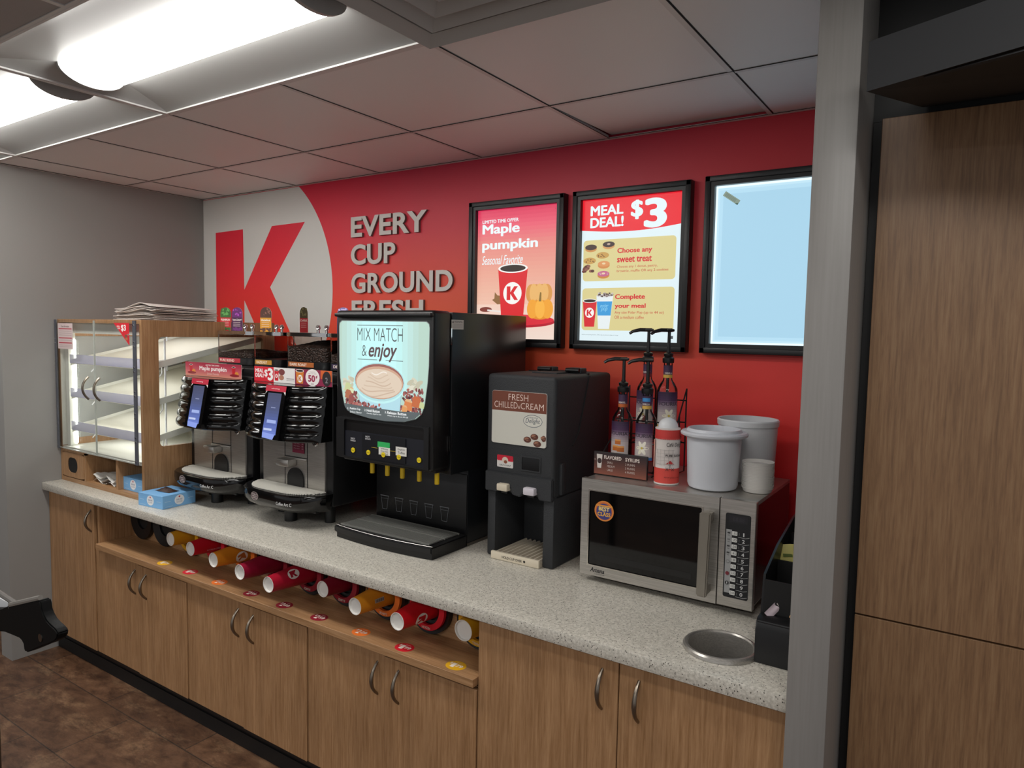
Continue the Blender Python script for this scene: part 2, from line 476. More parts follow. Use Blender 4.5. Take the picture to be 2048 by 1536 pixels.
# ================================================================== the setting
H = 2.4365; CT = .8776; GX, GY, T = .2481, -.4657, .6096
mb = MB(); mb.box(-4, 6, -6, .0, -.05, 0, FLOOR); struct(mb, 'floor')
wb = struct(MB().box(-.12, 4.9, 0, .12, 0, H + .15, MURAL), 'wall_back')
mural = Art((0, -.0004, 0), X, Z, step=.0003)
cx, cz, cr = .41, 1.88, .715
pts = [(0.001, H - .006)]
zt = H - .006
a_top = math.asin((zt - cz) / cr)
for i in range(41):
    a = a_top - (a_top + math.radians(62)) * i / 40
    pts.append((cx + cr * math.cos(a), cz + cr * math.sin(a)))
pts += [(.001, pts[-1][1])]
mural.poly(pts, WHITEW)
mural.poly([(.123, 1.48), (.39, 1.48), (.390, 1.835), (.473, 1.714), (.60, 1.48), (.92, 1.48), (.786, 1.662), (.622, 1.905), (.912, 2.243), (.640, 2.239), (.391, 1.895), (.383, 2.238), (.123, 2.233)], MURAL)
mural.build('printed_logo', wb, label='large white circle with a red letter printed on the red wall')
struct(MB().box(-4.05, -3.95, -6, .12, 0, 2.6, mat('dark_brown_far_wall', '4a3f38', .7)), 'wall_far')
struct(MB().box(-4.0, -.12, 0, .12, 0, 2.6, GREYWALL), 'wall_rear')
struct(MB().box(-.12, 0, -1.0699, -.0, 0, H, GREYWALL), 'wall_left')
struct(MB().box(3.62, 3.703, -.945, -.0005, 0, H + .02, GREYPANEL, .003), 'wall_right')
struct(MB().box(0.0005, 3.6195, -.853, -.83, .0005, .104, BLACKM).box(.0005, 3.6195, -.858, -.853, .0005, .06, BLACKT), 'baseboard_cabinets')

# ceiling: tiles, grid, and the shadow gap behind them
def build_ceiling():
    t = MB(); g = MB()
    xs = [GX + T * i for i in range(-7, 10)]; ys = [0.0, GY] + [GY - T * i for i in range(1, 9)]
    for i in range(len(xs) - 1):
        for j in range(len(ys) - 1):
            x0, x1 = xs[i], xs[i + 1]; y1, y0 = ys[j], ys[j + 1]
            if (j == 2 and -2 <= i - 7 <= 4) or (j == 3 and 5 <= i - 7 <= 6): continue          # troffers and vent
            if x0 > 3.62 and y0 > -1.0: continue
            x1 = min(x1, 3.62) if (y0 > -1.0 and x0 < 3.62) else x1
            if x1 <= 0 and j < 2 and x1 < -.3: pass
            e = .0055; ep = .0078
            dz = .014 if (j == 0 and i - 7 == 4) else 0
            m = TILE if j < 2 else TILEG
            b = MB()
            t.add([(x0 + ep, y0 + e, H - .001), (x1 - e, y0 + e, H - .001), (x1 - e, y1 - e, H - .001 + dz), (x0 + ep, y1 - e, H - .001 + dz),
                   (x0 + ep, y0 + e, H + .014), (x1 - e, y0 + e, H + .014), (x1 - e, y1 - e, H + .014 + dz), (x0 + ep, y1 - e, H + .014 + dz)],
                  [(0, 1, 2, 3), (4, 7, 6, 5), (0, 4, 5, 1), (1, 5, 6, 2), (2, 6, 7, 3), (3, 7, 4, 0)], m)
    for i, x in enumerate(xs):
        if i - 7 in (-1, 1, 3): g.box(x - .0118, x + .004, ys[2], -.0005, H - .0028, H + .001, TBAR); g.box(x - .0118, x + .004, ys[-1], ys[3], H - .0028, H + .001, TBAR)
        elif i - 7 == 6: g.box(x - .0118, x + .004, ys[3], -.95, H - .0028, H + .001, TBAR); g.box(x - .0118, x + .004, ys[-1], ys[4], H - .0028, H + .001, TBAR)
        elif x < 3.62: g.box(x - .0118, x + .004, ys[-1], -.0005, H - .0028, H + .001, TBAR)
        else: g.box(x - .0118, x + .004, ys[-1], -.95, H - .0028, H + .001, TBAR)
    for y in ys[1:]:
        g.box(xs[0], 3.6195 if y > -.95 else xs[-1], y - .004, y + .0118, H - .003, H + .0008, TBAR)
    dk = mat('grid_shade_black', '0a0a0a', .9)  # black strips along the bars, painting in the shade at the tile edges
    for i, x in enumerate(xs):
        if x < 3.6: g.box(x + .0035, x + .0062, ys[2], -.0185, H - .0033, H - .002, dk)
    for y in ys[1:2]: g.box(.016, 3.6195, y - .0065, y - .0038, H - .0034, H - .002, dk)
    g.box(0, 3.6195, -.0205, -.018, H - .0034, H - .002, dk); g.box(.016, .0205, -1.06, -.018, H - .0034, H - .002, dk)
    g.box(0, 3.6195, -.018, -.0005, H - .0035, H + .0008, TBAR)
    g.box(0.0005, .016, -1.06, -.0005, H - .0035, H + .0008, TBAR)
    t.box(xs[0], xs[-1], -6, .12, H + .15, H + .2, GAP)
    c = struct(t, 'ceiling'); g.build('ceiling_grid', c, label='white metal grid between the ceiling tiles')
build_ceiling()

def troffer(x0, label, group='ceiling light fixtures', row=0):
    y0, y1 = GY - (2 + row) * T, GY - (1 + row) * T; x1 = x0 + 2 * T; ym = (y0 + y1) / 2
    r = thing('ceiling_light', label, 'ceiling light', (x0 + T, ym, H), group)
    W_ = mat('troffer_white', 'a2a2a0', .45)
    m = MB()                       # housing: rim, curved reflectors and end plates
    e = .012; hw = .100; wing = lambda t: H + .001 + .033 * t ** .8
    prof = []
    for s_ in (-1, 1):
        rows = []
        for i in range(13):
            t = i / 12; yy = ym + s_ * (T / 2 - e - t * (T / 2 - e - hw)); zz = wing(t)
            xa = x0 + e + t * .085; xb = x1 - e - t * .085
            rows.append([(xa, yy, zz), (xb, yy, zz)])
        m.grid(rows, W_)
    for xe, sg in ((x0 + e, 1), (x1 - e, -1)):
        n = 13; v = []
        for i in range(n):
            t = i / (n - 1); v.append((xe + sg * t * .085, ym - (T / 2 - e - t * (T / 2 - e - hw)), wing(t)))
        for i in range(n):
            t = 1 - i / (n - 1); v.append((xe + sg * t * .085, ym + (T / 2 - e - t * (T / 2 - e - hw)), wing(t)))
        # fan of the sloping end plate
        m.add(v, [(i, i + 1, 2 * n - 2 - i, 2 * n - 1 - i) for i in range(n - 1)], W_)
    m.frame((x0 + .005, x1 - .005, y0 + .005, y1 - .005), [(x1 - e, y1 - e), (x0 + e, y1 - e), (x0 + e, y0 + e), (x1 - e, y0 + e)], 'xy', H - .004, H + .004, TBAR)
    m.box(x0 + .02, x1 - .02, y0 + .02, y1 - .02, H + .04, H + .07, W_); m.box(x0 + e + .085, x1 - e - .085, ym - hw, ym + hw, H + .0345, H + .038, W_)
    m.build('housing', r)
    lens = MB(); rows = []; la, lb = x0 + .10, x1 - .10
    for i in range(17):
        a = PI * i / 16; rows.append([(xx, ym - math.cos(a) * .094, H + .0342 - math.sin(a) * .044) for xx in (la, lb)])
    L_ = em('fffdf8', LENS_POWER)
    lens.grid(rows, L_)
    for xx in (la, lb): lens.add([q[0 if xx == la else 1] for q in rows], [tuple(range(17))], L_)
    lens.build('diffuser', r)
    for xx, w in ((la, -.012), (lb, .012)):
        cap = MB(); p = [(ym - math.cos(PI * i / 16) * .100, H + .0345 - math.sin(PI * i / 16) * .050) for i in range(17)]
        cap.prism(p, 'yz', xx + min(w, 0) - .0005, xx + max(w, 0) + .0005, W_); cap.build('end_cap', r)
    return r
troffer(GX + 2 * T, 'long white ceiling light beside the square air vent')
troffer(GX, 'long white ceiling light left of the one beside the air vent')
troffer(GX - 2 * T, 'white ceiling light at the far left, by the grey wall end')

troffer(GX + 5 * T, 'unseen white ceiling light added to brighten the right end, in the next row', row=1)  # added out of view to brighten the right end of the counter

def vent():
    x0 = GX + 4 * T; y1 = GY - T; y0 = y1 - T; xm, ym = x0 + T / 2, (y0 + y1) / 2
    r = thing('air_vent', 'square grey ceiling air diffuser with stepped louvres', 'air vent', (xm, ym, H))
    G = mat('vent_grey', 'aeacaa', .5)
    def ring(a, za, b, zb, m):
        v = []
        for q, z in ((a, za), (b, zb)): v += [(xm - q, ym - q, z), (xm + q, ym - q, z), (xm + q, ym + q, z), (xm - q, ym + q, z)]
        m.add(v, [(i, (i + 1) % 4, (i + 1) % 4 + 4, i + 4) for i in range(4)], G)
    f = MB(); ring(.298, H - .003, .298, H - .022, f); ring(.298, H - .022, .285, H - .03, f); ring(.285, H - .03, .25, H - .012, f); ring(.25, H - .012, .24, H + .06, f)
    f.build('frame', r)
    for k, q in enumerate((.235, .175, .115)):
        l = MB(); ring(q, H - .018, q - .008, H - .022, l); ring(q - .008, H - .022, q - .055, H + .012, l); ring(q, H - .018, q - .05, H + .03, l)
        l.build('louvre', r)
    c = MB(); c.box(xm - .055, xm + .055, ym - .055, ym + .055, H - .01, H + .0, G, .004); c.box(xm - .29, xm + .29, ym - .29, ym + .29, H + .06, H + .065, BLACKT); c.build('core', r)
vent()

# ================================================================== raised wall lettering
def lettering():
    r = thing('wall_lettering', 'raised grey words EVERY CUP GROUND FRESH on the red wall', 'sign', (1.6, -.001, 1.95))
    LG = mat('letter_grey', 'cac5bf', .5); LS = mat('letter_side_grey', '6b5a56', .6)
    for w, x0, x1, z0, z1 in (('EVERY', 1.272, 1.768, 2.138, 2.238), ('CUP', 1.272, 1.573, 2.001, 2.102), ('GROUND', 1.275, 1.925, 1.861, 1.960), ('FRESH', 1.278, 1.752, 1.727, 1.826)):
        v, f = text_mesh(w, .028, 0, 5)
        ax, bx = min(p[0] for p in v), max(p[0] for p in v); ay, by = min(p[1] for p in v), max(p[1] for p in v)
        P = [(x0 + (a - ax) / (bx - ax) * (x1 - x0), z0 + (b - ay) / (by - ay) * (z1 - z0)) for a, b in v]
        m = MB(); n = len(P)
        m.add([(a, -.014, b) for a, b in P], f, LG)
        cnt = {}
        for q in f:
            for i in range(len(q)): cnt.setdefault(tuple(sorted((q[i], q[(i + 1) % len(q)]))), []).append((q[i], q[(i + 1) % len(q)]))
        ed = [l[0] for l in cnt.values() if len(l) == 1]
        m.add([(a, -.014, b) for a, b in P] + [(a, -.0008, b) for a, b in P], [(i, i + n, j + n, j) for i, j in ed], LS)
        m.build('word', r, smooth=0)
lettering()

# ================================================================== backlit posters
def poster(name, x0, x1, z0, z1, label, face):
    r = thing(name, label, 'poster', ((x0 + x1) / 2, -.001, z0), 'lit poster frames on the wall')
    w = .034
    f = MB()
    ins = [(x1 - w, z1 - w), (x0 + w, z1 - w), (x0 + w, z0 + w), (x1 - w, z0 + w)]
    f.frame((x0, x1, z0, z1), ins, 'xz', -.034, -.001, TRIMB)
    f.box(x0 + .004, x1 - .004, -.012, -.002, z0 + .004, z1 - .004, TRIMB)
    # raised rounded snap rim
    for a in ((x0, x0 + .02, z0, z1), (x1 - .02, x1, z0, z1), (x0, x1, z0, z0 + .02), (x0, x1, z1 - .02, z1)):
        f.box(a[0], a[1], -.039, -.033, a[2], a[3], TRIMB, .0025)
    f.build('frame', r)
    a = front_art(x0 + w, -.014, z0 + w, lit=None); a.w = x1 - x0 - 2 * w; a.h = z1 - z0 - 2 * w
    face(a); a.build('lit_panel', r)
    return r
def p_maple(a):
    a.lit = 1.0; w, h = a.w, a.h
    a.vgrad(0, 0, w, h, [(0, 'f2dcd0'), (.27, 'f0cdbb'), (.28, 'eebfa8'), (.5, 'eaa793'), (.72, 'e58a80'), (.88, 'e8566e'), (1, 'd92b55')], 34)
    Wt = 'eaf6fa'
    a.text('LIMITED TIME OFFER', w * .06, h * .895, w * .52, h * .922, Wt, .03)
    a.text('Maple', w * .06, h * .79, w * .535, h * .888, Wt, .045)
    a.text('pumpkin', w * .06, h * .67, w * .76, h * .765, Wt, .045)
    a.text('Seasonal Favorite', w * .06, h * .575, w * .58, h * .645, Wt, .004, .35)
    a.ell(w * .5, h * .13, w * .48, h * .045, 'b5152c')
    a.ell(w * .5, h * .145, w * .47, h * .042, 'd92638')
    a.ell(w * .12, h * .225, w * .08, h * .02, '7c3226'); a.line(w * .14, h * .22, w * .36, h * .205, .007, 'e8e0da')
    a.poly([(w * .2, h * .3), (w * .27, h * .265), (w * .36, h * .27), (w * .33, h * .33), (w * .27, h * .335), (w * .235, h * .36), (w * .23, h * .31)], '8e6436')
    for dx in (-.08, -.02, .05, .11): a.ell(w * (.77 + dx), h * .345, w * .062, h * .07, 'd9984a')
    for dx in (-.05, .02, .08): a.ell(w * (.77 + dx), h * .35, w * .048, h * .068, 'e9b46a')
    a.ell(w * .80, h * .222, w * .155, h * .074, 'e5901f')
    for dx in (-.09, 0, .09): a.ell(w * (.80 + dx), h * .228, w * .066, h * .072, 'f0a22e')
    a.ell(w * .80, h * .228, w * .058, h * .072, 'f6b240')
    a.poly([(w * .785, h * .285), (w * .815, h * .285), (w * .815, h * .35), (w * .798, h * .355)], '8a6a2c')
    a.cup(w * .46, h * .14, h * .54, w * .185, w * .135, 'd8141f', k=False)
    a.logo(w * .46, h * .35, w * .115, 'd8141f')
    a.text('*', w * .955, h * .96, w * .965, h * .97, '6a2030')
def p_meal(a):
    a.lit = 1.0; w, h = a.w, a.h; Wt = 'e4f4f8'
    a.rect(0, 0, w, h, 'dff0f5')
    arc = [(0, h), (0, h * .787)] + [(w * t / 20, h * (.787 - .03 * math.sin(PI * t / 20 * .92) + .012 * (t / 20))) for t in range(1, 21)] + [(w, h)]
    a.poly(arc, 'e8182a')
    a.text('MEAL', w * .085, h * .885, w * .425, h * .955, Wt, .05)
    a.text('DEAL!', w * .085, h * .80, w * .43, h * .872, Wt, .05)
    a.text('$', w * .50, h * .84, w * .62, h * .972, Wt, .05); a.text('3', w * .63, h * .775, w * .85, h * .975, Wt, .06)
    for y0, y1 in ((.425, .715), (.075, .375)): a.rr(w * .02, h * y0, w * .945, h * y1, .014, 'd9cd8f')
    R_ = 'd0202c'
    a.text('Choose any', w * .375, h * .605, w * .72, h * .65, R_, .045); a.text('sweet treat', w * .375, h * .55, w * .72, h * .588, R_, .045)
    a.text('Choose any 1 donut, pastry,', w * .375, h * .508, w * .775, h * .53, 'c0392f', .006)
    a.text('brownie, muffin OR any 2 cookies', w * .375, h * .478, w * .88, h * .50, 'c0392f', .006)
    a.text('Complete', w * .365, h * .285, w * .665, h * .33, R_, .045); a.text('your meal', w * .365, h * .225, w * .675, h * .265, R_, .045)
    a.text('Any size Polar Pop (up to 44 oz)', w * .365, h * .188, w * .85, h * .212, 'c0392f', .006)
    a.text('OR a medium coffee', w * .365, h * .158, w * .66, h * .18, 'c0392f', .006)
    a.text('*Valid at participating locations. Offers may vary and are subject to change.', w * .02, h * .038, w * .41, h * .046, '555a5e')
    a.rect(w * .915, h * .025, w * .945, h * .045, '4a5055')
    def donut(x, y, base, top, hole=None, n=28):
        x *= w; y *= h
        a.ell(x, y - .006, w * .062, h * .023, base); a.ell(x, y, w * .062, h * .02, top)
        if hole: a.ell(x, y + .001, w * .018, h * .007, hole)
    donut(.10, .665, 'c98c4a', '3c2620'); donut(.285, .68, 'd19a5c', '3a2a2a', 'b8a090')
    for x, y in ((.225, .605), (.09, .57)):
        a.ell(x * w, y * h, w * .066, h * .023, 'c59a50')
        for k in range(7): a.ell(x * w + random.uniform(-.02, .02), y * h + random.uniform(-.006, .006), .003, .002, '6b4220', 8)
    donut(.24, .545, 'cf8748', 'd9945a', 'e9d0a4')
    for k in range(14):
        a.ell(w * .075 + random.uniform(-.022, .022), h * .515 + random.uniform(-.012, .012), .008, .006, random.choice(('6e3a30', '8c5a4c', '552a22')), 10)
    donut(.24, .475, 'c98238', 'c2628c', 'e8c8b0')
    for k in range(16): a.ell(w * .24 + random.uniform(-.02, .02), h * .476 + random.uniform(-.005, .006), .0013, .001, random.choice(('f2f2f2', 'f0d040', '60b0e0')), 6)
    a.cup(w * .105, h * .1, h * .285, w * .075, w * .052, 'd4202c', k=False); a.logo(w * .105, h * .2, w * .048, 'd4202c')
    a.poly([(w * .2, h * .085), (w * .315, h * .085), (w * .35, h * .32), (w * .175, h * .32)], 'e6eef0')
    a.poly([(w * .192, h * .18), (w * .328, h * .18), (w * .341, h * .28), (w * .181, h * .28)], '3a9ad8')
    a.text('polar', w * .215, h * .235, w * .305, h * .262, '8cd0f0', .01, .3); a.text('pop', w * .225, h * .205, w * .295, h * .238, '8cd0f0', .01, .3)
    a.ell(w * .262, h * .32, w * .088, h * .012, 'dcdcdc')
    for k in range(26): a.ell(w * .262 + random.uniform(-.034, .034), h * .325 + random.uniform(-.006, .009), .0045, .0035, random.choice(('463632', '5c4a46', '9a8c88', 'c8c0bc')), 8)
def p_blank(a):
    w, h = a.w, a.h
    a.lit = 1.3; a.rect(0, 0, w, h, 'd9f2fb')
    a.lit = 1.05; a.rect(.007, .007, w, h - .008, 'bfe2f2'); a.rect(.014, .014, w, h - .016, 'b2daee'); a.rect(.026, .026, w, h - .03, 'a6d0e6')
    a.lit = .8
    c_, s_ = math.cos(-.62), math.sin(-.62); ox, oy = .055, h - .045
    q = lambda u, v: (ox + u * c_ - v * s_, oy + u * s_ + v * c_)
    a.poly([q(-.032, -.009), q(.032, -.009), q(.032, .009), q(-.032, .009)], '93a596')
    a.poly([q(.02, -.009), q(.032, -.009), q(.032, -.002)], '3c5c48')
    for k in (-.004, 0, .004): a.poly([q(-.026, k - .0007), q(.018, k - .0007), q(.018, k + .0007), q(-.026, k + .0007)], '62756a')
poster('poster', 2.03, 2.507, 1.620, 2.241, 'lit poster reading Maple pumpkin with a red cup and pumpkins', p_maple)
poster('poster', 2.547, 3.031, 1.620, 2.241, 'lit poster reading MEAL DEAL $3 with donuts and cups', p_meal)
poster('poster', 3.082, 3.56, 1.620, 2.245, 'blank glowing pale blue poster frame with a small sticker', p_blank)

# ================================================================== base cabinets, counter, cup shelf
CF = -.884
def pull(m, x, z0, z1, y=CF):
    p = []
    for i in range(15):
        t = -1 + 2 * i / 14
        p.append((x, y + .0015 - .030 * (1 - abs(t) ** 2.2), (z0 + z1) / 2 + t * (z1 - z0) / 2))
    m.tube(p, [.0042 + .0028 * (1 - abs(-1 + 2 * i / 14)) for i in range(15)], NICKEL, 10)
def cabinet(x0, x1, doors, ztop, label):
    r = thing('base_cabinet', label, 'cabinet', ((x0 + x1) / 2, -.48, .104), 'wood base cabinets under the counter')
    b = MB()
    for q in ((x0 + .0006, x0 + .018, -.864, -.02, .1045, ztop), (x1 - .018, x1 - .0006, -.864, -.02, .1045, ztop), (x0 + .018, x1 - .018, -.864, -.02, .1045, .12), (x0 + .018, x1 - .018, -.03, -.02, .12, ztop)): b.box(*q, OAK)
    if ztop < .7: b.box(x0 + .018, x1 - .018, -.864, -.03, ztop - .016, ztop, OAK)
    b.build('body', r)
    for a, c, hx, hz0, hz1, zt, dy in doors:
        d = MB(); d.box(a, c, CF + dy, CF + dy + .018, .106, zt, OAK, .0012, 1)
        do = d.build('door', r)
        h = MB(); pull(h, hx, hz0, hz1, CF + dy); h.build('handle', do, label='curved brushed metal pull')
    return r
cabinet(.001, .46, [(.003, .456, .433, .690, .796, .832, 0)], .8394, 'narrow tall-door wood base cabinet against the grey left wall')
g3 = (('first', .461, 1.2195, .838, .812, .910), ('second', 1.2195, 1.973, 1.598, 1.568, 1.666), ('third', 1.973, 2.7345, 2.354, 2.320, 2.418))
for nm, a, b, mid, h1, h2 in g3:
    cabinet(a, b, [(a + .002, mid - .0015, h1, .469, .582, .611, .004), (mid + .0015, b - .002, h2, .468, .580, .609, 0)], .6112,
            nm + ' low double-door wood cabinet from the left, under the cup shelf')
cabinet(2.7355, 3.6195, [(2.738, 3.1915, 3.145, .686, .796, .832, 0), (3.1945, 3.617, 3.250, .684, .794, .832, 0)], .8394, 'full-height double-door wood cabinet at the right, under the microwave')

def countertop():
    m = MB(); m.box(.0005, 3.6195, -.914, -.0006, .8398, CT, QUARTZ, .003, 2)
    o = m.build('countertop', origin=(1.8, -.45, .8398))
    cut = MB(); cut.cyl((3.416, -.754, .7), .083, .3, QUARTZ, n=64); c = cut.build('cut')
    md = o.modifiers.new('hole', 'BOOLEAN'); md.object = c; md.operation = 'DIFFERENCE'; md.solver = 'EXACT'
    dg = bpy.context.evaluated_depsgraph_get()
    me = bpy.data.meshes.new_from_object(o.evaluated_get(dg)); o.modifiers.clear(); o.data = me
    me.shade_smooth(); me.set_sharp_from_angle(angle=math.radians(30))
    bpy.data.objects.remove(c)
    tag(o, 'long speckled grey stone countertop along the red wall', 'countertop')
countertop()
r = thing('trash_chute', 'round stainless steel trash chute ring set into the counter', 'trash chute', (3.416, -.754, CT))
m = MB(); prof = [(.081, -.19), (.080, .004), (.081, .009), (.0845, .0125), (.090, .012), (.0945, .008), (.096, .0008)]
m.lathe(prof, (3.416, -.754, CT), STEEL, n=56, cap=False)
m2 = MB()
m.build('rim', r)
m2.lathe([(.0805, -.19), (.0, -.19)], (3.416, -.754, CT), BLACKT, n=32); m2.build('chute_bottom', r)

def cup_shelf():
    r = thing('cup_shelf', 'open wood shelf under the counter holding paper cups', 'shelf', (1.62, -.8, .612))
    MB().box(.512, 2.7345, -.905, -.702, .6262, .651, OAKH, .0008, 1).build('shelf_board', r)
    MB().box(.512, 2.7345, -.7215, -.703, .6512, .8392, OAKH).build('back_panel', r)
    MB().box(.493, .5115, -.884, -.702, .6118, .8392, OAK).build('side_panel', r)
    MB().box(.52, 2.73, -.86, -.72, .6116, .6262, GAP).build('support_rail', r)
cup_shelf()

# dispensers, cups and price dots ------------------------------------------------
def cyl_fn(c, r_at, axis='z'):
    # wraps art x (arc length, 0 facing -y for z axis / underside-front for y axis) and y onto a surface of revolution
    if axis == 'z':
        def fn(x, y, d):
            R_ = r_at(y) + d; a = x / r_at(y) - PI / 2
            return Vector((c[0] + R_ * math.cos(a), c[1] + R_ * math.sin(a), c[2] + y))
    return fn
CUPC = {'y': 'd99a1e', 'r': 'c41228', 'o': 'd98420', 'd': '8e1030', 'd2': 'a5122c', 'd3': '7e0f28', 'o2': 'd58a22', 'rk': 'c5101f', 'y2': 'd79d20'}
slots = [('y', 1.021, -.834, 'small yellow-orange', '$1 79', 'SMALL', 'e0a81c'), ('r', 1.214, -.860, 'red', '$1 99', 'MEDIUM', 'd01a30'),
         ('o', 1.418, -.888, 'orange', '$2 29', 'LARGE', 'e87428'), ('d', 1.624, -.912, 'plain dark crimson', '$2 59', 'X-LARGE', '8c1428'),
         ('d2', 1.821, -.932, 'crimson', '$2 59', 'X-LARGE', '8c1428'), ('d3', 2.012, -.845, 'short dark maroon', '$2 59', 'X-LARGE', '8c1428'),
         ('o2', 2.222, -.889, 'orange', '$2 29', 'LARGE', 'e87428'), ('rk', 2.421, -.896, 'bright red', '$1 99', 'MEDIUM', 'd4162a'), ('y2', 2.634, -.825, 'yellow', '$1 79', 'SMALL', 'e0a81c')]
DZ = .7455
def dispenser(x, ringcol, word, label):
    r = thing('cup_dispenser', label, 'cup dispenser', (x, -.7216, DZ), 'round cup dispensers in the cup shelf')
    m = MB(); m.lathe([(.046, -.001), (.046, -.012), (.091, -.020), (.092, -.001), (.046, -.001)][::-1], (x, -.7216, DZ), BLACKM, 'y', 40); m.build('flange', r)
    m = MB(); m.lathe([(.0, -.0015), (.047, -.0015), (.047, -.003), (.0, -.003)], (x, -.7216, DZ), BLACKT, 'y', 28); m.build('throat', r)
    if ringcol:
        q = MB(); q.lathe([(.056, -.0205), (.056, -.032), (.076, -.030), (.077, -.0185), (.056, -.0205)], (x, -.7216, DZ), pr(ringcol, .4), 'y', 40); ro = q.build('size_ring', r)
        a = front_art(x, -.7216 - .0325, DZ); a.text(word, -.018, -.0705, .018, -.0615, 'e8d8c8', .01, flip=True); a.build('size_lettering', r)
    return r
def paper_cup(k, x, ye, label, col):
    r = thing('paper_cup', label, 'paper cup', (x, ye, DZ + .003), 'paper cups in the dispensers')
    zc = DZ + .003; r0 = .0295 if k != 'y2' else .034; yb = -.7256; L_ = yb - ye
    r1 = min(r0 + L_ * .085, .045)
    m = MB(); c = pr(CUPC[k], .32)
    m.lathe([(r0 - .0022, 0.0), (r0, .0006), (r0 + .0004, .004), (r1, L_)], (x, ye, zc), c, 'y', 72, cap=False); m.build('sleeve', r)
    b = MB(); b.lathe([(.0, .007), (r0 - .0035, .007), (r0 - .0028, .0), (r0 - .0006, -.0006), (r0 - .0002, .0005)], (x, ye, zc), PAPERW, 'y', 36, cap=False); b.build('base', r, label='recessed white cup bottom')
    def fn(u, w, d):
        R_ = r0 + (r1 - r0) * w / L_ + d + .0005; a = u / r1
        return Vector((x + R_ * math.sin(a), ye + w, zc - R_ * math.cos(a)))
    def lg(au, w, rad, kc, turn):
        cs, sn = math.cos(turn), math.sin(turn)
        a = Art(fn=lambda p, q, d: fn(au + (p * cs - q * sn), w + (p * sn + q * cs), d), step=.0004); a.logo(0, 0, rad, kc, 'e6e2dc', 6); a.build('logo', r)
    if k == 'rk': lg(.054, .080, .026, CUPC[k], PI)
    if k == 'd2': lg(.10, .09, .024, CUPC[k], PI * .5)
    if k == 'd': lg(.005, .10, .028, CUPC[k], 2.6)
    if k == 'o': lg(.06, .105, .026, 'b8662a', 2.8)
    if k == 'r':
        a = Art(fn=lambda p, q, d: fn(.045 + q, .055 + p, d + .0003), step=.0002); a.text('WORLD | FRESH', 0, -.006, .075, .006, 'e0a0a8', .03); a.build('lettering', r)
    if k == 'o2':
        a = Art(fn=lambda p, q, d: fn(.075 + q, .06 + p, d + .0003), step=.0002); a.rect(0, -.008, .04, .008, 'b8b0a4', 6, 3)
        for i in range(12): a.k = 1; a.rect(.003 + i * .003, -.006, .0042 + i * .003 + (i % 3) * .0005, .006, '4a4036', 1, 3)
        a.build('barcode', r)
    return r
dispenser(.61, None, '', 'empty black cup dispenser at the left end of the cup shelf')
dispenser(.805, None, '', 'second black cup dispenser from the left end, also without a cup')
ords = {'y': 'small orange cup', 'r': 'red cup beside the small orange one', 'o': 'orange cup left of the crimson cups', 'd': 'leftmost dark crimson cup', 'd2': 'longest crimson cup', 'd3': 'short maroon cup', 'o2': 'orange cup with a barcode', 'rk': 'bright red cup with a K', 'y2': 'yellow cup at the right end'}
cupl = {'y': 'small yellow-orange paper cup, leftmost of the cups under the counter', 'r': 'red paper cup with pale lettering, second from the left under the counter', 'o': 'orange paper cup left of the dark crimson cups',
        'd': 'dark crimson paper cup, leftmost of the three crimson cups', 'd2': 'crimson paper cup sticking out furthest under the counter', 'd3': 'short dark maroon paper cup left of the orange barcode cup',
        'o2': 'orange paper cup with a barcode label, right of the maroon cup', 'rk': 'bright red paper cup with a large white K logo', 'y2': 'yellow paper cup at the right end of the cup shelf'}
dotl = {'y': 'yellow round price dot at the left end of the shelf', 'r': 'red price dot near the left end of the shelf', 'o': 'orange price dot left of the dark red dots', 'd': 'dark red $2.59 dot, leftmost of three', 'd2': 'dark red $2.59 dot, middle of three', 'd3': 'dark red $2.59 dot, rightmost of three', 'o2': 'orange price dot right of the dark red dots', 'rk': 'bright red $1.99 dot under the bright red K cup', 'y2': 'yellow price dot at the right end of the shelf'}
for k, x, ye, desc, price, size, rc in slots:
    dispenser(x, rc, size, 'black dispenser with a coloured ring holding the ' + ords[k])
    paper_cup(k, x, ye, cupl[k], CUPC[k])
    r = thing('price_sticker', dotl[k], 'price sticker', (x + .003, -.863, .651), 'round price stickers on the cup shelf')
    a = Art((x + .003, -.863, .6511), X, Y, step=.00003)
    a.ell(0, 0, .0345, .029, rc if k not in ('y', 'y2') else 'e4ac18')
    wc = 'f2e6da'
    a.text('$', -.026, .0, -.018, .014, wc, .03); a.text(price[1], -.016, -.014, -.002, .013, wc, .05); a.text(price[3:], 0, -.006, .024, .010, wc, .05)
    a.text(size, -.009, .017, .012, .0205, wc, .01)
    a.build('disc', r)

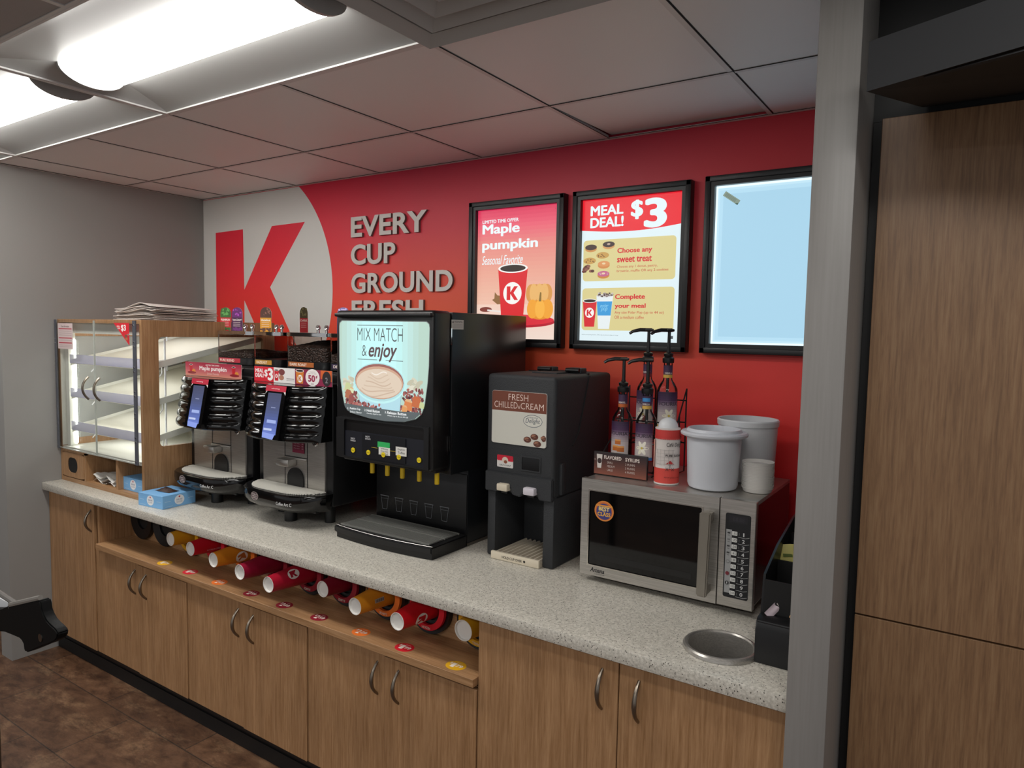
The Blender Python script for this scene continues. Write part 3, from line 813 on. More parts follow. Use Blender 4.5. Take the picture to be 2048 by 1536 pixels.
# ================================================================== pastry case
def milky():
    if 'milky_shelf' in _M: return _M['milky_shelf']
    m = mat('milky_shelf', 'e4e2d8', .35); N, L, b = nodes(m)
    tl = N.new('ShaderNodeBsdfTranslucent'); tl.inputs[0].default_value = rgb('e8e6dc'); mx = N.new('ShaderNodeMixShader'); mx.inputs[0].default_value = .45
    L.new(b.outputs[0], mx.inputs[1]); L.new(tl.outputs[0], mx.inputs[2]); L.new(mx.outputs[0], N['Material Output'].inputs[0])
    return m
def pastry_case():
    yf, yb, x0, x1, z0, z1 = -.822, -.11, .004, .798, CT + .0006, 1.705
    r = thing('pastry_case', 'wood pastry display case with clear doors and empty slanted shelves', 'display case', (.4, -.47, CT))
    win = rrect(-.745, -.18, 1.122, 1.63, .02)
    MB().frame((yf, yb, z0, z1), win, 'yz', x1 - .02, x1, OAK).build('side_panel', r)
    MB().box(x1 - .013, x1 - .010, -.75, -.175, 1.118, 1.635, CLEARD).build('side_window', r)
    MB().frame((yf, yb, z0, z1), rrect(-.77, -.16, 1.09, 1.62, .02), 'yz', x0, x0 + .018, OAK).box(x0 + .018, x0 + .020, yf + .002, -.765, 1.06, 1.68, CASEW).box(x0 + .004, x0 + .012, -.775, -.15, 1.08, 1.63, mat('case_grey_panel', '9fa09c', .3)).build('side_panel', r)
    MB().box(x0 + .018, x1 - .02, yf, yb, z1 - .016, z1, OAK).build('top_panel', r)
    MB().box(x0 + .02, x1 - .02, yb - .015, yb, 1.05, z1 - .017, CASEW).build('back_panel', r)
    b = MB(); b.box(x0 + .018, x1 - .02, yf, -.30, z0, z0 + .022, OAKH); b.box(x0 + .018, x1 - .02, yf + .004, yb - .015, 1.04, 1.056, CASEW)
    b.box(x0 + .018, .26, yf, yf + .012, 1.03, 1.041, OAK); b.box(x0 + .018, x1 - .02, -.32, -.30, z0 + .022, 1.04, OAK)
    b.box(.245, .26, yf, -.32, z0 + .022, 1.04, OAK); b.box(.549, .566, yf, -.32, z0 + .022, 1.04, OAK); b.build('cubby_base', r)
    d = MB(); d.frame((.024, .243, z0 + .026, 1.029), rrect(.078, .178, .928, 1.005, .034), 'xz', yf - .002, yf + .012, OAK)
    d.prism(rrect(.0785, .1775, .9285, 1.0045, .0335), 'xz', yf + .0005, yf + .012, BLACKT); d.frame((.0765, .1795, .9265, 1.0065), rrect(.084, .172, .934, .999, .03), 'xz', yf - .0035, yf - .001, BLACKM) if False else None; d.build('trash_flap', r, label='wood panel with a black oval opening')
    for ly, lz, lw, lp in ((-.45, 1.684, .4, 1.5), (-.62, 1.50, .22, 1.1), (-.62, 1.33, .22, 1.1), (-.62, 1.16, .22, .8)): fill_lamp('case_fill_lamp', .42, ly, .6, lw, lp, lz, (1, 1, .99))  # added fill lamps without fixtures, brightening the shelves
    # light
    e = MB(); L1 = em('fcfffa', 16.0); e.box(.062, .070, -.772, -.766, 1.07, 1.60, L1); e.box(.75, .757, -.772, -.766, 1.07, 1.60, L1); e.build('light_strip', r)
    MB().box(.03, .062, -.80, -.766, 1.058, 1.685, CASEW).box(.757, .776, -.80, -.766, 1.058, 1.685, CASEW).build('corner_post', r)
    MB().box(.026, .776, -.79, -.77, 1.635, 1.687, CASEW).box(.08, .74, -.769, -.764, 1.645, 1.675, em('fcfffa', 9.0)).build('header', r)
    for zf in (1.487, 1.316, 1.146):
        s = MB(); ya, yb2 = -.795, -.13; dz = .22 * (yb2 - ya)
        s.prism([(ya, zf), (yb2, zf + dz), (yb2, zf + dz - .008), (ya, zf - .008)], 'yz', .075, .772, milky())
        for xx in (.072, .768): s.prism([(ya, zf + .014), (yb2, zf + dz + .014), (yb2, zf + dz - .016), (ya, zf - .016)], 'yz', xx, xx + .006, CASEW)
        so = s.build('shelf', r)
        l = MB(); l.box(.075, .772, ya - .005, ya - .001, zf - .004, zf + .040, LIP); l.build('shelf_lip', so, label='clear bluish plastic front lip')
        w = MB()
        for xx in (.11, .735): w.tube([(xx, ya + .10, zf + .01), (xx, ya + .10, zf - .03), (xx + .02, ya + .07, zf - .05)], .003, WHITEP, 6)
        w.build('shelf_bracket', so)
    w = MB()
    for yy in (-.695,):
        w.tube([(.762, yy, 1.058), (.762, yy, 1.62)], .0045, WHITEP, 8)
        for zz in (1.515, 1.34, 1.165): w.tube([(.762, yy - .045, zz), (.762, yy, zz + .006)], .003, WHITEP, 6)
    w.build('upright_rod', r)
    w = MB(); w.tube([(.10, -.30, 1.058), (.10, -.30, 1.62)], .0045, WHITEP, 8); w.tube([(.42, -.16, 1.058), (.42, -.16, 1.62)], .0045, WHITEP, 8); w.build('upright_rod', r)
    for a, b_, hx in ((.022, .391, .333), (.3935, .776, .441)):
        d = MB(); d.box(a, b_, yf - .012, yf - .006, 1.05, 1.700, CLEARD); do = d.build('door', r, label='clear acrylic door')
        ed = MB(); t = mat('acrylic_edge', 'b6bab4', .3)
        xe = b_ if hx < .4 else a
        ed.box(xe - .0012, xe + .0012, yf - .0125, yf - .0055, 1.05, 1.700, t); ed.box(a, b_, yf - .0125, yf - .0055, 1.0495, 1.052, t); ed.build('edge', do)
        h = MB(); p = [(hx - .0 + 0 * i, yf - .012 - .028 * (1 - abs(-1 + i / 7) ** 2.2), 1.372 + (-1 + i / 7) * .054) for i in range(15)]
        h.tube(p, .0055, NICKEL, 10); h.build('handle', do, label='curved brushed metal pull')
    for a, b_ in ((.752, .778), (.006, .021)):
        h = MB(); h.box(a, b_, yf - .017, yf - .0125, 1.045, 1.702, mat('hinge_grey', '50525a', .35)); 
        ho = h.build('hinge_strip', r)
        for zz in (1.06, 1.15, 1.17, 1.26, 1.28, 1.36, 1.38, 1.47, 1.49, 1.585, 1.605, 1.68): q = MB(); q.cyl(((a + b_) / 2 - .004, yf - .0185, zz), .0035, .002, CHROME, 'y', 10); q.build('bolt', ho)
    a = front_art(.036, yf - .013, 1.556); a.rect(0, 0, .155, .128, 'd6c2c0'); a.text('Case information', .035, .108, .12, .118, '3a2a2a', .02)
    for z in (.098, .052, .028): a.rect(.01, z, .145, z + .005, 'b83244')
    for z in (.088, .078, .068, .042, .018, .01): a.rect(.012, z, .143, z + .0015, 'a89090')
    a.build('information_sheet', r)
    a = front_art(.594, yf - .019, 1.588); a.poly([(0, .102), (.136, .102), (.136, 0)], 'd01828')
    a.text('MEAL', .03, .083, .056, .09, 'f0e8e4', .04); a.text('DEAL', .036, .074, .06, .081, 'f0e8e4', .04); a.text('$3', .066, .062, .108, .094, 'f0e8e4', .05)
    a.cup(.126, .015, .05, .009, .007, 'c01525', k=False); a.ell(.108, .042, .012, .008, '7a4a3a'); a.ell(.113, .03, .01, .007, 'b06a40')
    a.build('price_flag', r, label='red triangular MEAL DEAL $3 flag')
    return r
pastry_case()
def bags():
    m = MB(); rows = []
    for k in range(3):
        rows = []
        for i in range(12):
            rows.append([(.285 + .24 * j / 13, -.80 + .2 * i / 11, CT + .024 + .012 * k + .010 * random.random() + .012 * math.sin(j * .9 + k) * (i < 4)) for j in range(14)])
        m.grid(rows, PAPERW)
    o = m.build('paper_bag_stack', origin=(.4, -.7, CT + .023)); tag(o, 'crumpled white bags in the pastry case cubby', 'bags')
bags()
def newspapers():
    last = None; n = 13
    for k in range(n):
        bow = .030 * (k / (n - 1)) ** 1.2; m = MB(); W_, D_ = .165, .165; top = []
        for i in range(13):
            v = -1 + i / 6
            top.append([(-W_ + 2 * W_ * j / 22, D_ * v, bow * math.exp(-((j / 22 - .72) / .42) ** 2) * (1 - .55 * (v + 1) / 2) + .003 * math.sin(j * .4 + k * 1.7) * k / n) for j in range(23)])
        low = [[(x, y, z - .0030) for x, y, z in r_] for r_ in top]
        m.grid(top, NEWSP); m.grid(low[::-1], NEWSP)
        rim = [top[0], [r_[-1] for r_ in top], top[-1], [r_[0] for r_ in top]]
        for e in rim: m.tube([(x, y, z - .0015) for x, y, z in e], .00155, NEWSP, 6)
        o = m.build('newspaper', local=True); last = o
        o.location = (.50 + random.uniform(-.014, .014), -.53 + random.uniform(-.012, .012), 1.7090 + k * .0040)
        o.rotation_euler = (0, 0, .02 + random.uniform(-.05, .05))
        tag(o, 'folded grey paper in the pile on top of the pastry case', 'newspaper', 'folded papers on the pastry case')
        if k == 0: o['label'] = 'bottom folded grey paper of the pile on the pastry case'
    last['label'] = 'topmost folded grey paper of the pile on the pastry case'
newspapers()
def glove_box(x, y, z, w, d, h, rz, label, opening=True):
    r = thing('glove_box', label, 'box', (x, y, z), 'light blue glove boxes', rz)
    B = pr('79b0e0', .5)
    m = MB(); m.box(-w / 2, w / 2, -d / 2, d / 2, 0, h, B, .001, 1); m.build('carton', r, local=True)
    for O, U, L_ in (((-w / 2, -d / 2 - .0003, 0), X, w), ((w / 2 + .0003, -d / 2, 0), Y, d)):
        a = Art(O, U, Z); a.ell(L_ * .5, h * .52, min(L_ * .2, h * .42), h * .38, 'e4e6ea'); a.ell(L_ * .5, h * .76, h * .07, h * .07, 'b83a48')
        a.text('DELUXE', L_ * .5 - h * .25, h * .48, L_ * .5 + h * .25, h * .6, '5a6a8a', .02); a.text('GLOVES', L_ * .5 - h * .25, h * .3, L_ * .5 + h * .25, h * .42, '8a90a0', .01)
        a.rect(L_ * .06, h * .5, L_ * .24, h * .54, 'a8cbe8'); a.rect(L_ * .76, h * .5, L_ * .94, h * .54, 'a8cbe8'); a.rect(L_ * .08, h * .12, L_ * .3, h * .16, 'a8cbe8')
        a.build('printed_label', r, local=True)
    if opening:
        a = Art((0, 0, h + .0002), X, Y, step=.00003); a.ell(0, 0, w * .34, d * .2, '3c7ab0'); a.build('opening', r, local=True)
        q = MB(); q.grid([[(-w * .3 + w * .6 * j / 14, -d * .16 + d * .32 * i / 8, h + .0012 + .018 * max(0, math.sin(PI * j / 14) * math.sin(PI * i / 8)) * (.5 + .5 * random.random())) for j in range(15)] for i in range(9)], pr('33201c', .6)); q.build('glove', r, local=True, label='dark glove poking out of the slot')
glove_box(.90, -.775, CT + .0003, .17, .165, .058, math.radians(5), 'light blue glove box open on the counter in front of the pastry case')
glove_box(.652, -.742, CT + .0232, .172, .11, .062, 0, 'light blue glove box inside the right cubby of the pastry case', False)

# ================================================================== coffee machines
def coffee_machine(cx, label, banner_fn, extra):
    r = thing('coffee_machine', label, 'coffee machine', (cx, -.4, CT), 'bean-to-cup coffee machines')
    hw = .235; yp = -.600
    b = MB(); b.box(cx - hw, cx + hw, yp, -.10, .962, 1.462, BLACKM, .008); b.build('body', r)
    for sx in (-1, 1):
        for fy in (-.54, -.16): f = MB(); f.cyl((cx + sx * .15, fy, CT + .0006), .022, .085, BLACKM, n=20); f.build('foot', r)
    f = MB(); f.cyl((cx, -.62, CT + .0006), .026, .085, BLACKM, n=20); f.build('foot', r)
    p = MB(); p.box(cx - .195, cx + .195, yp - .008, yp - .0005, 1.004, 1.27, STEEL); po = p.build('front_panel', r, label='brushed steel front panel')
    s = MB()
    for xx in (-.05, .09): s.box(cx + xx - .001, cx + xx + .001, yp - .0095, yp - .0075, 1.004, 1.27, GAP)
    s.box(cx - .05, cx + .09, yp - .0095, yp - .0075, 1.145, 1.147, GAP); s.build('seam', po)
    q = MB(); q.box(cx - .055, cx + .025, yp - .055, yp - .008, 1.108, 1.14, STEEL, .006); q.box(cx - .05, cx + .09, yp - .016, yp - .008, 1.135, 1.145, STEEL, .002); q.build('spout_cover', po)
    arch = [(cx - .03, 1.022), (cx + .07, 1.022)] + [(cx + .02 + .05 * math.cos(PI * i / 14), 1.056 + .046 * math.sin(PI * i / 14)) for i in range(15)]
    q = MB(); q.prism(arch, 'xz', yp - .014, yp - .008, BLACKM); q.build('outlet', po)
    q = MB(); q.lathe([(.0, -.001), (.019, -.001), (.021, -.004), (.018, -.006), (.0, -.006)], (cx + .14, yp - .008, 1.225), CHROME, 'y', 24); q.tube([(cx + .14, yp - .015, 1.213), (cx + .14, yp - .015, 1.237)], .0035, BLACK, 8); q.build('lock', po)
    # ribbed head
    rows = []; nz, nx = 64, 36; zb, zt = 1.232, 1.452
    def hf(u, t):                                   # u -1..1, t 0 bottom..1 top
        rib = abs(math.sin(t * PI * 6.0)) ** .7
        return yp - .012 - .008 - .088 * (1 - abs(u) ** 2.6) ** .9 - .038 * (1 - t) - .010 * rib * min(1, (1 - abs(u)) * 9)
    for i in range(nz + 1):
        t = i / nz; rows.append([(cx + (hw - .006) * math.sin(-PI / 2 + PI * j / nx), hf(math.sin(-PI / 2 + PI * j / nx), t), zb + (zt - zb) * t) for j in range(nx + 1)])
    h = MB(); h.grid(rows, BLACK)
    for row, fl in ((rows[0], 0), (rows[-1], 1)):
        v = list(row) + [(cx + hw - .006, -.45, row[0][2]), (cx - hw + .006, -.45, row[0][2])]
        h.add(v, [tuple(range(len(v)))], BLACK)
    for j in (0, -1):
        v = [q_[j] for q_ in rows] + [(rows[0][j][0], -.45, zt), (rows[0][j][0], -.45, zb)]
        h.add(v, [tuple(range(len(v)))], BLACK)
    h.build('head', r, smooth=50, label='glossy black ribbed head')
    # display glass, tilted with the head
    xa, xb = cx - .012, cx + .112; ya, yb = -.768, -.726
    za, zc = zb + .010, zt + .0
    V_ = (Vector((0, yb, zc)) - Vector((0, ya, za))); Lh = V_.length; V_.normalize()
    g = MB(); nrm = X.cross(V_)
    O = Vector((xa, ya, za))
    cs = [O, O + X * (xb - xa), O + X * (xb - xa) + V_ * Lh, O + V_ * Lh]
    v = [c + nrm * .001 for c in cs] + [c - nrm * .05 for c in cs]
    g.add(v, [(0, 1, 2, 3), (0, 4, 5, 1), (1, 5, 6, 2), (2, 6, 7, 3), (3, 7, 4, 0)], BLACK); go = g.build('touch_display', r, smooth=0)
    a = Art(O + nrm * .0012, X, V_, lit=.9, step=.00003); w = xb - xa
    a.vgrad(w * .16, Lh * .09, w * .82, Lh * .86, [(0, '6f86d8'), (.3, '5064ac'), (.6, '47527e'), (1, '3f4566')], 14)
    a.poly([(w * .18, Lh * .02), (w * .7, Lh * .0), (w * .78, Lh * .1), (w * .16, Lh * .12)], '8fa4f0')
    a.rect(w * .3, Lh * .30, w * .75, Lh * .36, 'a6b8f0'); a.rect(w * .2, Lh * .16, w * .6, Lh * .2, 'c8d4f8'); a.rect(w * .4, Lh * .58, w * .62, Lh * .6, '8890b8')
    a.lit = None
    a.poly([(0, Lh * .83), (w * .12, Lh * .90), (w * .12, Lh)], 'd8d4d2'); a.poly([(w, Lh * .83), (w * .88, Lh * .90), (w * .88, Lh), (w, Lh)], 'd8d4d2'); a.rect(0, Lh * .89, w, Lh * 1.0, 'b81c38'); a.text('refreshing', w * .28, Lh * .925, w * .68, Lh * .955, 'f0d8d8', .02)
    a.build('screen', go)
    # banner card
    bn = MB(); bn.box(cx - .225, cx + .26 if extra else cx + .2, -.628, -.6262, 1.453, 1.516, PAPERW); bo = bn.build('banner', r)
    a = front_art(cx - .225, -.6284, 1.453); banner_fn(a); a.build('banner_print', bo)
    # drip tray
    def yt(u): return yp - .030 - .114 * (1 - abs(u) ** 4) ** .8
    N_ = 28; us = [math.sin(-PI / 2 + PI * i / N_) for i in range(N_ + 1)]
    arc = [(cx + .236 * u, yt(u)) for u in us]
    t = MB()
    lv = [(.0, 1.0, 1.020), (-.006, 1.0, 1.016), (-.008, 1.0, .999), (-.006, .99, .980), (.008, .965, .960), (.03, .93, .947)]
    rws = [[(cx + (q[0] - cx) * sc, q[1] - (-dy if dy else 0), z) for q in arc] for dy, sc, z in lv]
    t.grid(rws[::-1], BLACK)
    for row in (rws[0], rws[-1]):
        v = list(row) + [(row[-1][0], yp, row[0][2]), (row[0][0], yp, row[0][2])]; t.add(v, [tuple(range(len(v)))], BLACK)
    for j in (0, -1):
        v = [q[j] for q in rws] + [(rws[-1][j][0], yp, rws[-1][0][2]), (rws[0][j][0], yp, rws[0][0][2])]; t.add(v, [tuple(range(len(v)))], BLACK)
    t.box(cx - .2, cx + .2, yp - .06, yp, .944, .962, BLACKM)
    to = t.build('drip_tray', r, smooth=40)
    g = MB(); base = [(cx + .212 * u, yp - .014 - .110 * (1 - abs(u) ** 4) ** .8) for u in us]
    g.add([(p_[0], p_[1], 1.0208) for p_ in base] + [(base[-1][0], yp - .009, 1.0208), (base[0][0], yp - .009, 1.0208)], [tuple(range(len(base) + 2))], BLACKM)
    for i in range(50):
        u = -.97 + 1.94 * i / 49; xx = cx + .208 * u; ye = yp - .016 - .106 * (1 - abs(u) ** 4) ** .8
        g.box(xx - .0026, xx + .0026, ye, yp - .010, 1.021, 1.0245, mat('drip_grate', 'dcd9d0', .4))
    for dy in (.03, .06): g.box(cx - .195, cx + .195, yp - dy - .002, yp - dy + .002, 1.0208, 1.0225, mat('drip_grate', 'dcd9d0', .4))
    g.build('grate', to, label='ribbed pale metal grate')
    def tfn(x, y, d): u = x / .236; e = .002; return Vector((cx + x, yt(u) - .0094 - d, .980 + y))
    a = Art(fn=tfn, step=.00003)
    a.ell(-.06, .017, .024, .017, 'c8b8b4'); a.ell(-.06, .017, .022, .0155, '1a1216'); a.ell(-.06, .017, .0205, .014, '46383c')
    for i, s_ in enumerate(('SIMPLY', 'GREAT', 'COFFEE')): a.text(s_, -.075, .021 - i * .0075, -.045, .026 - i * .0075, 'd8ccc8', .02)
    a.build('maker_emblem', to); a = Art(fn=tfn, step=.0004)
    a.text('Coffee Art C', .075, .0, .15, .013, 'd8d8d8', .012); a.build('maker_lettering', to)
    # hoppers
    def hopper(xa, xb, ya, yb, level, lab, labcol, word, name_label):
        bdy = MB(); o = rrect(xa, xb, ya, yb, .035, 5)
        def wall(z0, z1, m, mm): 
            n = len(o); mm.add([(p_[0], p_[1], z0) for p_ in o] + [(p_[0], p_[1], z1) for p_ in o], [(i, (i + 1) % n, (i + 1) % n + n, i + n) for i in range(n)], m)
        wall(1.535, 1.645, SMOKE, bdy); ho = bdy.build('bean_hopper', r, label=name_label)
        l = MB(); l.prism(rrect(xa - .003, xb + .003, ya - .003, yb + .003, .037, 5), 'xy', 1.645, 1.662, CHROME, .002); l.build('lid', ho, label='chrome lid rim')
        for kx in (.62, .82):
            kn = MB()
            kp = (xa + (xb - xa) * kx, ya + .05)
            kn.lathe([(.0, .0), (.007, .0), (.006, .012), (.010, .018), (.011, .025), (.007, .033), (.0, .035)], (kp[0], kp[1], 1.662), CHROME, 'z', 16); kn.build('knob', ho)
        bs = MB(); bs.prism(rrect(xa, xb, ya, yb, .034, 5), 'xy', 1.505, 1.536, BLACKM); bs.prism(rrect(xa + .03, xb - .03, ya + .03, yb - .03, .02, 4), 'xy', 1.46, 1.506, BLACKM); bs.build('hopper_base', ho)
        la = front_art(xa + .03, ya - .0008, 1.512); la.rect(0, 0, (xb - xa) * .62, .021, labcol); la.text(word, .01, .004, (xb - xa) * .45, .016, 'f4e6d8', .03); la.build('flavour_label', ho)
        if level > 0:
            be = MB(); nn, kk = 34, 26; rows = []; rc = .031
            be.prism(rrect(xa + .003, xb - .003, ya + .003, yb - .003, rc, 5), 'xy', 1.537, 1.537 + level * .8, BEAN)
            for i in range(nn + 1):
                rw = []
                for j in range(kk + 1):
                    px_, py_ = xa + .003 + (xb - xa - .006) * i / nn, ya + .003 + (yb - ya - .006) * j / kk
                    ex = xa + .003 + rc if px_ < xa + .003 + rc else (xb - .003 - rc if px_ > xb - .003 - rc else px_)
                    ey = ya + .003 + rc if py_ < ya + .003 + rc else (yb - .003 - rc if py_ > yb - .003 - rc else py_)
                    dx, dy = px_ - ex, py_ - ey; dl = math.hypot(dx, dy); lim = rc
                    if dx and dy and dl > lim: px_, py_ = ex + dx * lim / dl, ey + dy * lim / dl
                    rw.append((px_, py_, 1.537 + level * (.8 + .4 * math.sin(PI * i / nn) * math.sin(PI * j / kk)) + (random.uniform(-.0035, .0035) if 0 < i < nn and 0 < j < kk else 0)))
                rows.append(rw)
            be.grid(rows, BEAN); be.build('beans', ho)['kind'] = 'stuff'
    hopper(cx - .222, cx + .048, -.475, -.20, extra and .076 or .030, 1, 'b06028' if extra else 'b82038', '' if False else ('DARK ROAST' if extra else 'PURE BLEND'), 'clear bean hopper nearly full of dark beans' if extra else 'clear bean hopper with a low layer of beans')
    hopper(cx + .058, cx + (.232 if extra else .250), -.475, -.20, extra and .045 or 0, 1, '3a2a4a' if extra else 'c08a30', 'DECAF' if extra else 'HAZELNUT', 'right-hand clear bean hopper')
    k = MB(); k.box(cx - .2, cx + .22, -.56, -.46, 1.452, 1.50, BLACKM, .01); k.tube([(cx + .02, -.56, 1.49), (cx + .06, -.575, 1.50), (cx + .12, -.56, 1.485)], .012, CHROME, 8); k.build('grinder_cover', r)
    return r
def ban_maple(a):
    a.vgrad(0, 0, .425, .063, [(0, 'd8907a'), (.45, 'c45560'), (1, '9c1c38')], 12)
    a.text('LIMITED TIME OFFER', .16, .049, .265, .055, 'f4e4e0', .03); a.text('Maple pumpkin', .112, .022, .318, .047, 'f6f0ee', .035); a.text('Limited Favorite', .17, .009, .26, .019, 'e8c8c0', .005, .3)
    for x in (.045, .37): a.cup(x, .018, .05, .013, .010, 'c01828', k=False); a.ell(x + .022, .020, .014, .011, 'd98a30'); a.ell(x + .006, .014, .034, .006, '8c1424')
def ban_meal(a):
    a.rect(0, 0, .485, .063, '8c1c44'); a.rect(0, 0, .13, .063, 'd01a2e')
    a.text('MEAL', .008, .037, .062, .054, 'f4f0ee', .05); a.text('DEAL!', .008, .017, .064, .034, 'f4f0ee', .05); a.text('$', .068, .018, .09, .052, 'f4f0ee', .04); a.text('3', .09, .006, .125, .058, 'f4f0ee', .06)
    a.rect(.13, 0, .265, .063, 'e6e2e0'); a.cup(.148, .008, .052, .015, .011, 'cc1c2c', k=True); a.ell(.182, .045, .02, .013, '7a3c3c'); a.ell(.18, .022, .016, .011, 'b07860'); a.rect(.205, .014, .255, .016, '888')if False else None
    a.rect(.212, .018, .26, .0205, '6a6260'); a.rect(.212, .012, .26, .0135, 'a09a98')
    a.cup(.295, .004, .056, .025, .020, 'd07a2c', k=False); a.logo(.297, .024, .0155, 'c0702a')
    a.ell(.372, .032, .042, .034, 'ece6e4'); a.text('Upgrade to', .356, .052, .388, .0565, '6a3040', .01); a.text('large or XL coffee', .348, .045, .396, .0495, '6a3040', .01)
    a.text('50', .346, .014, .388, .042, '9c1c48', .06); a.text('¢', .391, .028, .402, .042, '9c1c48', .05); a.text('more', .364, .004, .38, .008, '6a3040', .01)
    a.poly([(.42, .063), (.485, .063), (.485, .02), (.42, .03)], 'd0602c'); a.ell(.455, .031, .025, .029, '241c20'); a.text('2', .447, .014, .462, .036, '8a8890', .03)
cmA = coffee_machine(1.045, 'black coffee machine with a Maple pumpkin banner beside the pastry case', ban_maple, False)
cmB = coffee_machine(1.560, 'black coffee machine with a MEAL DEAL $3 and 50 cent banner', ban_meal, True)
a = front_art(1.560 - .0, -.6106, 1.165); a.rect(0, 0, .075, .082, '7c1838'); a.text('REFILLS', .01, .058, .065, .072, 'e0a0a8', .03)
for i in range(3): a.text('Any size', .008, .036 - i * .01, .045, .041 - i * .01, 'e0c0c8', .005); a.text('99', .058, .036 - i * .01, .068, .041 - i * .01, 'e0c0c8', .01)
a.build('refill_notice', cmB, label='maroon REFILLS notice')

def flavor_tag(x, y, label, top, body, words, edge=False):
    m = MB(); w, h, z = .058, .115, 1.6625
    pts = [(-w / 2, 0), (w / 2, 0), (w / 2, h - w / 2)] + [(w / 2 * math.cos(PI * i / 12), h - w / 2 + w / 2 * math.sin(PI * i / 12)) for i in range(1, 12)] + [(-w / 2, h - w / 2)]
    m.prism(pts, 'xz', -.001, .001, PAPERW)
    a = Art((0, -.0012, 0), X, Z); a.poly(pts, top)
    cols = ('%02x' * 3) % tuple(min(255, int(int(top[i:i + 2], 16) * 1.5) + 12) for i in (0, 2, 4))
    for k in range(22):
        a.ell(random.uniform(-.02, .02), h - .028 + random.uniform(-.01, .02), .006, .004, random.choice((cols, top)), 8, rot=random.random() * 3)
    a.rect(-w / 2, .0, w / 2, h - .05, body)
    a.text(words, -w * .42, h - .066, w * .42, h - .056, 'f4f0e8', .03)
    for i in range(4): a.rect(-w * .36, .05 - i * .009, w * .3, .052 - i * .009, 'd8c8c0')
    if not edge:
        for k in range(14): a.ell(random.uniform(-.024, .024), random.uniform(.004, .014), .006, .005, top, 8)
    q = Art((0, .0012, 0), -X, Z); q.poly([(-p_[0], p_[1]) for p_ in pts], body); m.add(q.mb.v, q.mb.f, pr(body))
    for mm, (f_) in ((a.mb, 0),):
        for fc, kk in zip(mm.f, mm.k): m.add([mm.v[i] for i in fc], [tuple(range(len(fc)))], mm.mats[kk])
    o = m.build('flavor_tag', local=True, smooth=0); o.location = (x, y, z); o.rotation_euler = (0, 0, math.radians(22))
    if edge: o.rotation_euler = (0, 0, math.radians(103))
    tag(o, label, 'flavor tag', 'flavour tags on the hoppers'); return o
flavor_tag(.800, -.40, 'red flavour tag with green leaves on top, leftmost on the hoppers', '3c6a34', 'c42830', 'PUMPKIN')
flavor_tag(.893, -.40, 'purple Super Charged flavour tag on the left bean hopper', '6a2a70', '4a2048', 'Super Charged')
flavor_tag(1.113, -.40, 'yellow flavour tag with nuts standing on the hazelnut hopper', '5a3a30', 'd9982a', 'Hazelnut')
flavor_tag(1.367, -.39, 'red flavour tag seen edge-on above the full bean hopper', '50583a', 'b83038', 'DARK', True)
flavor_tag(1.56, -.33, 'purple flavour tag half hidden behind the lit dispenser', '8a80b8', '5c3a90', 'DECAF')

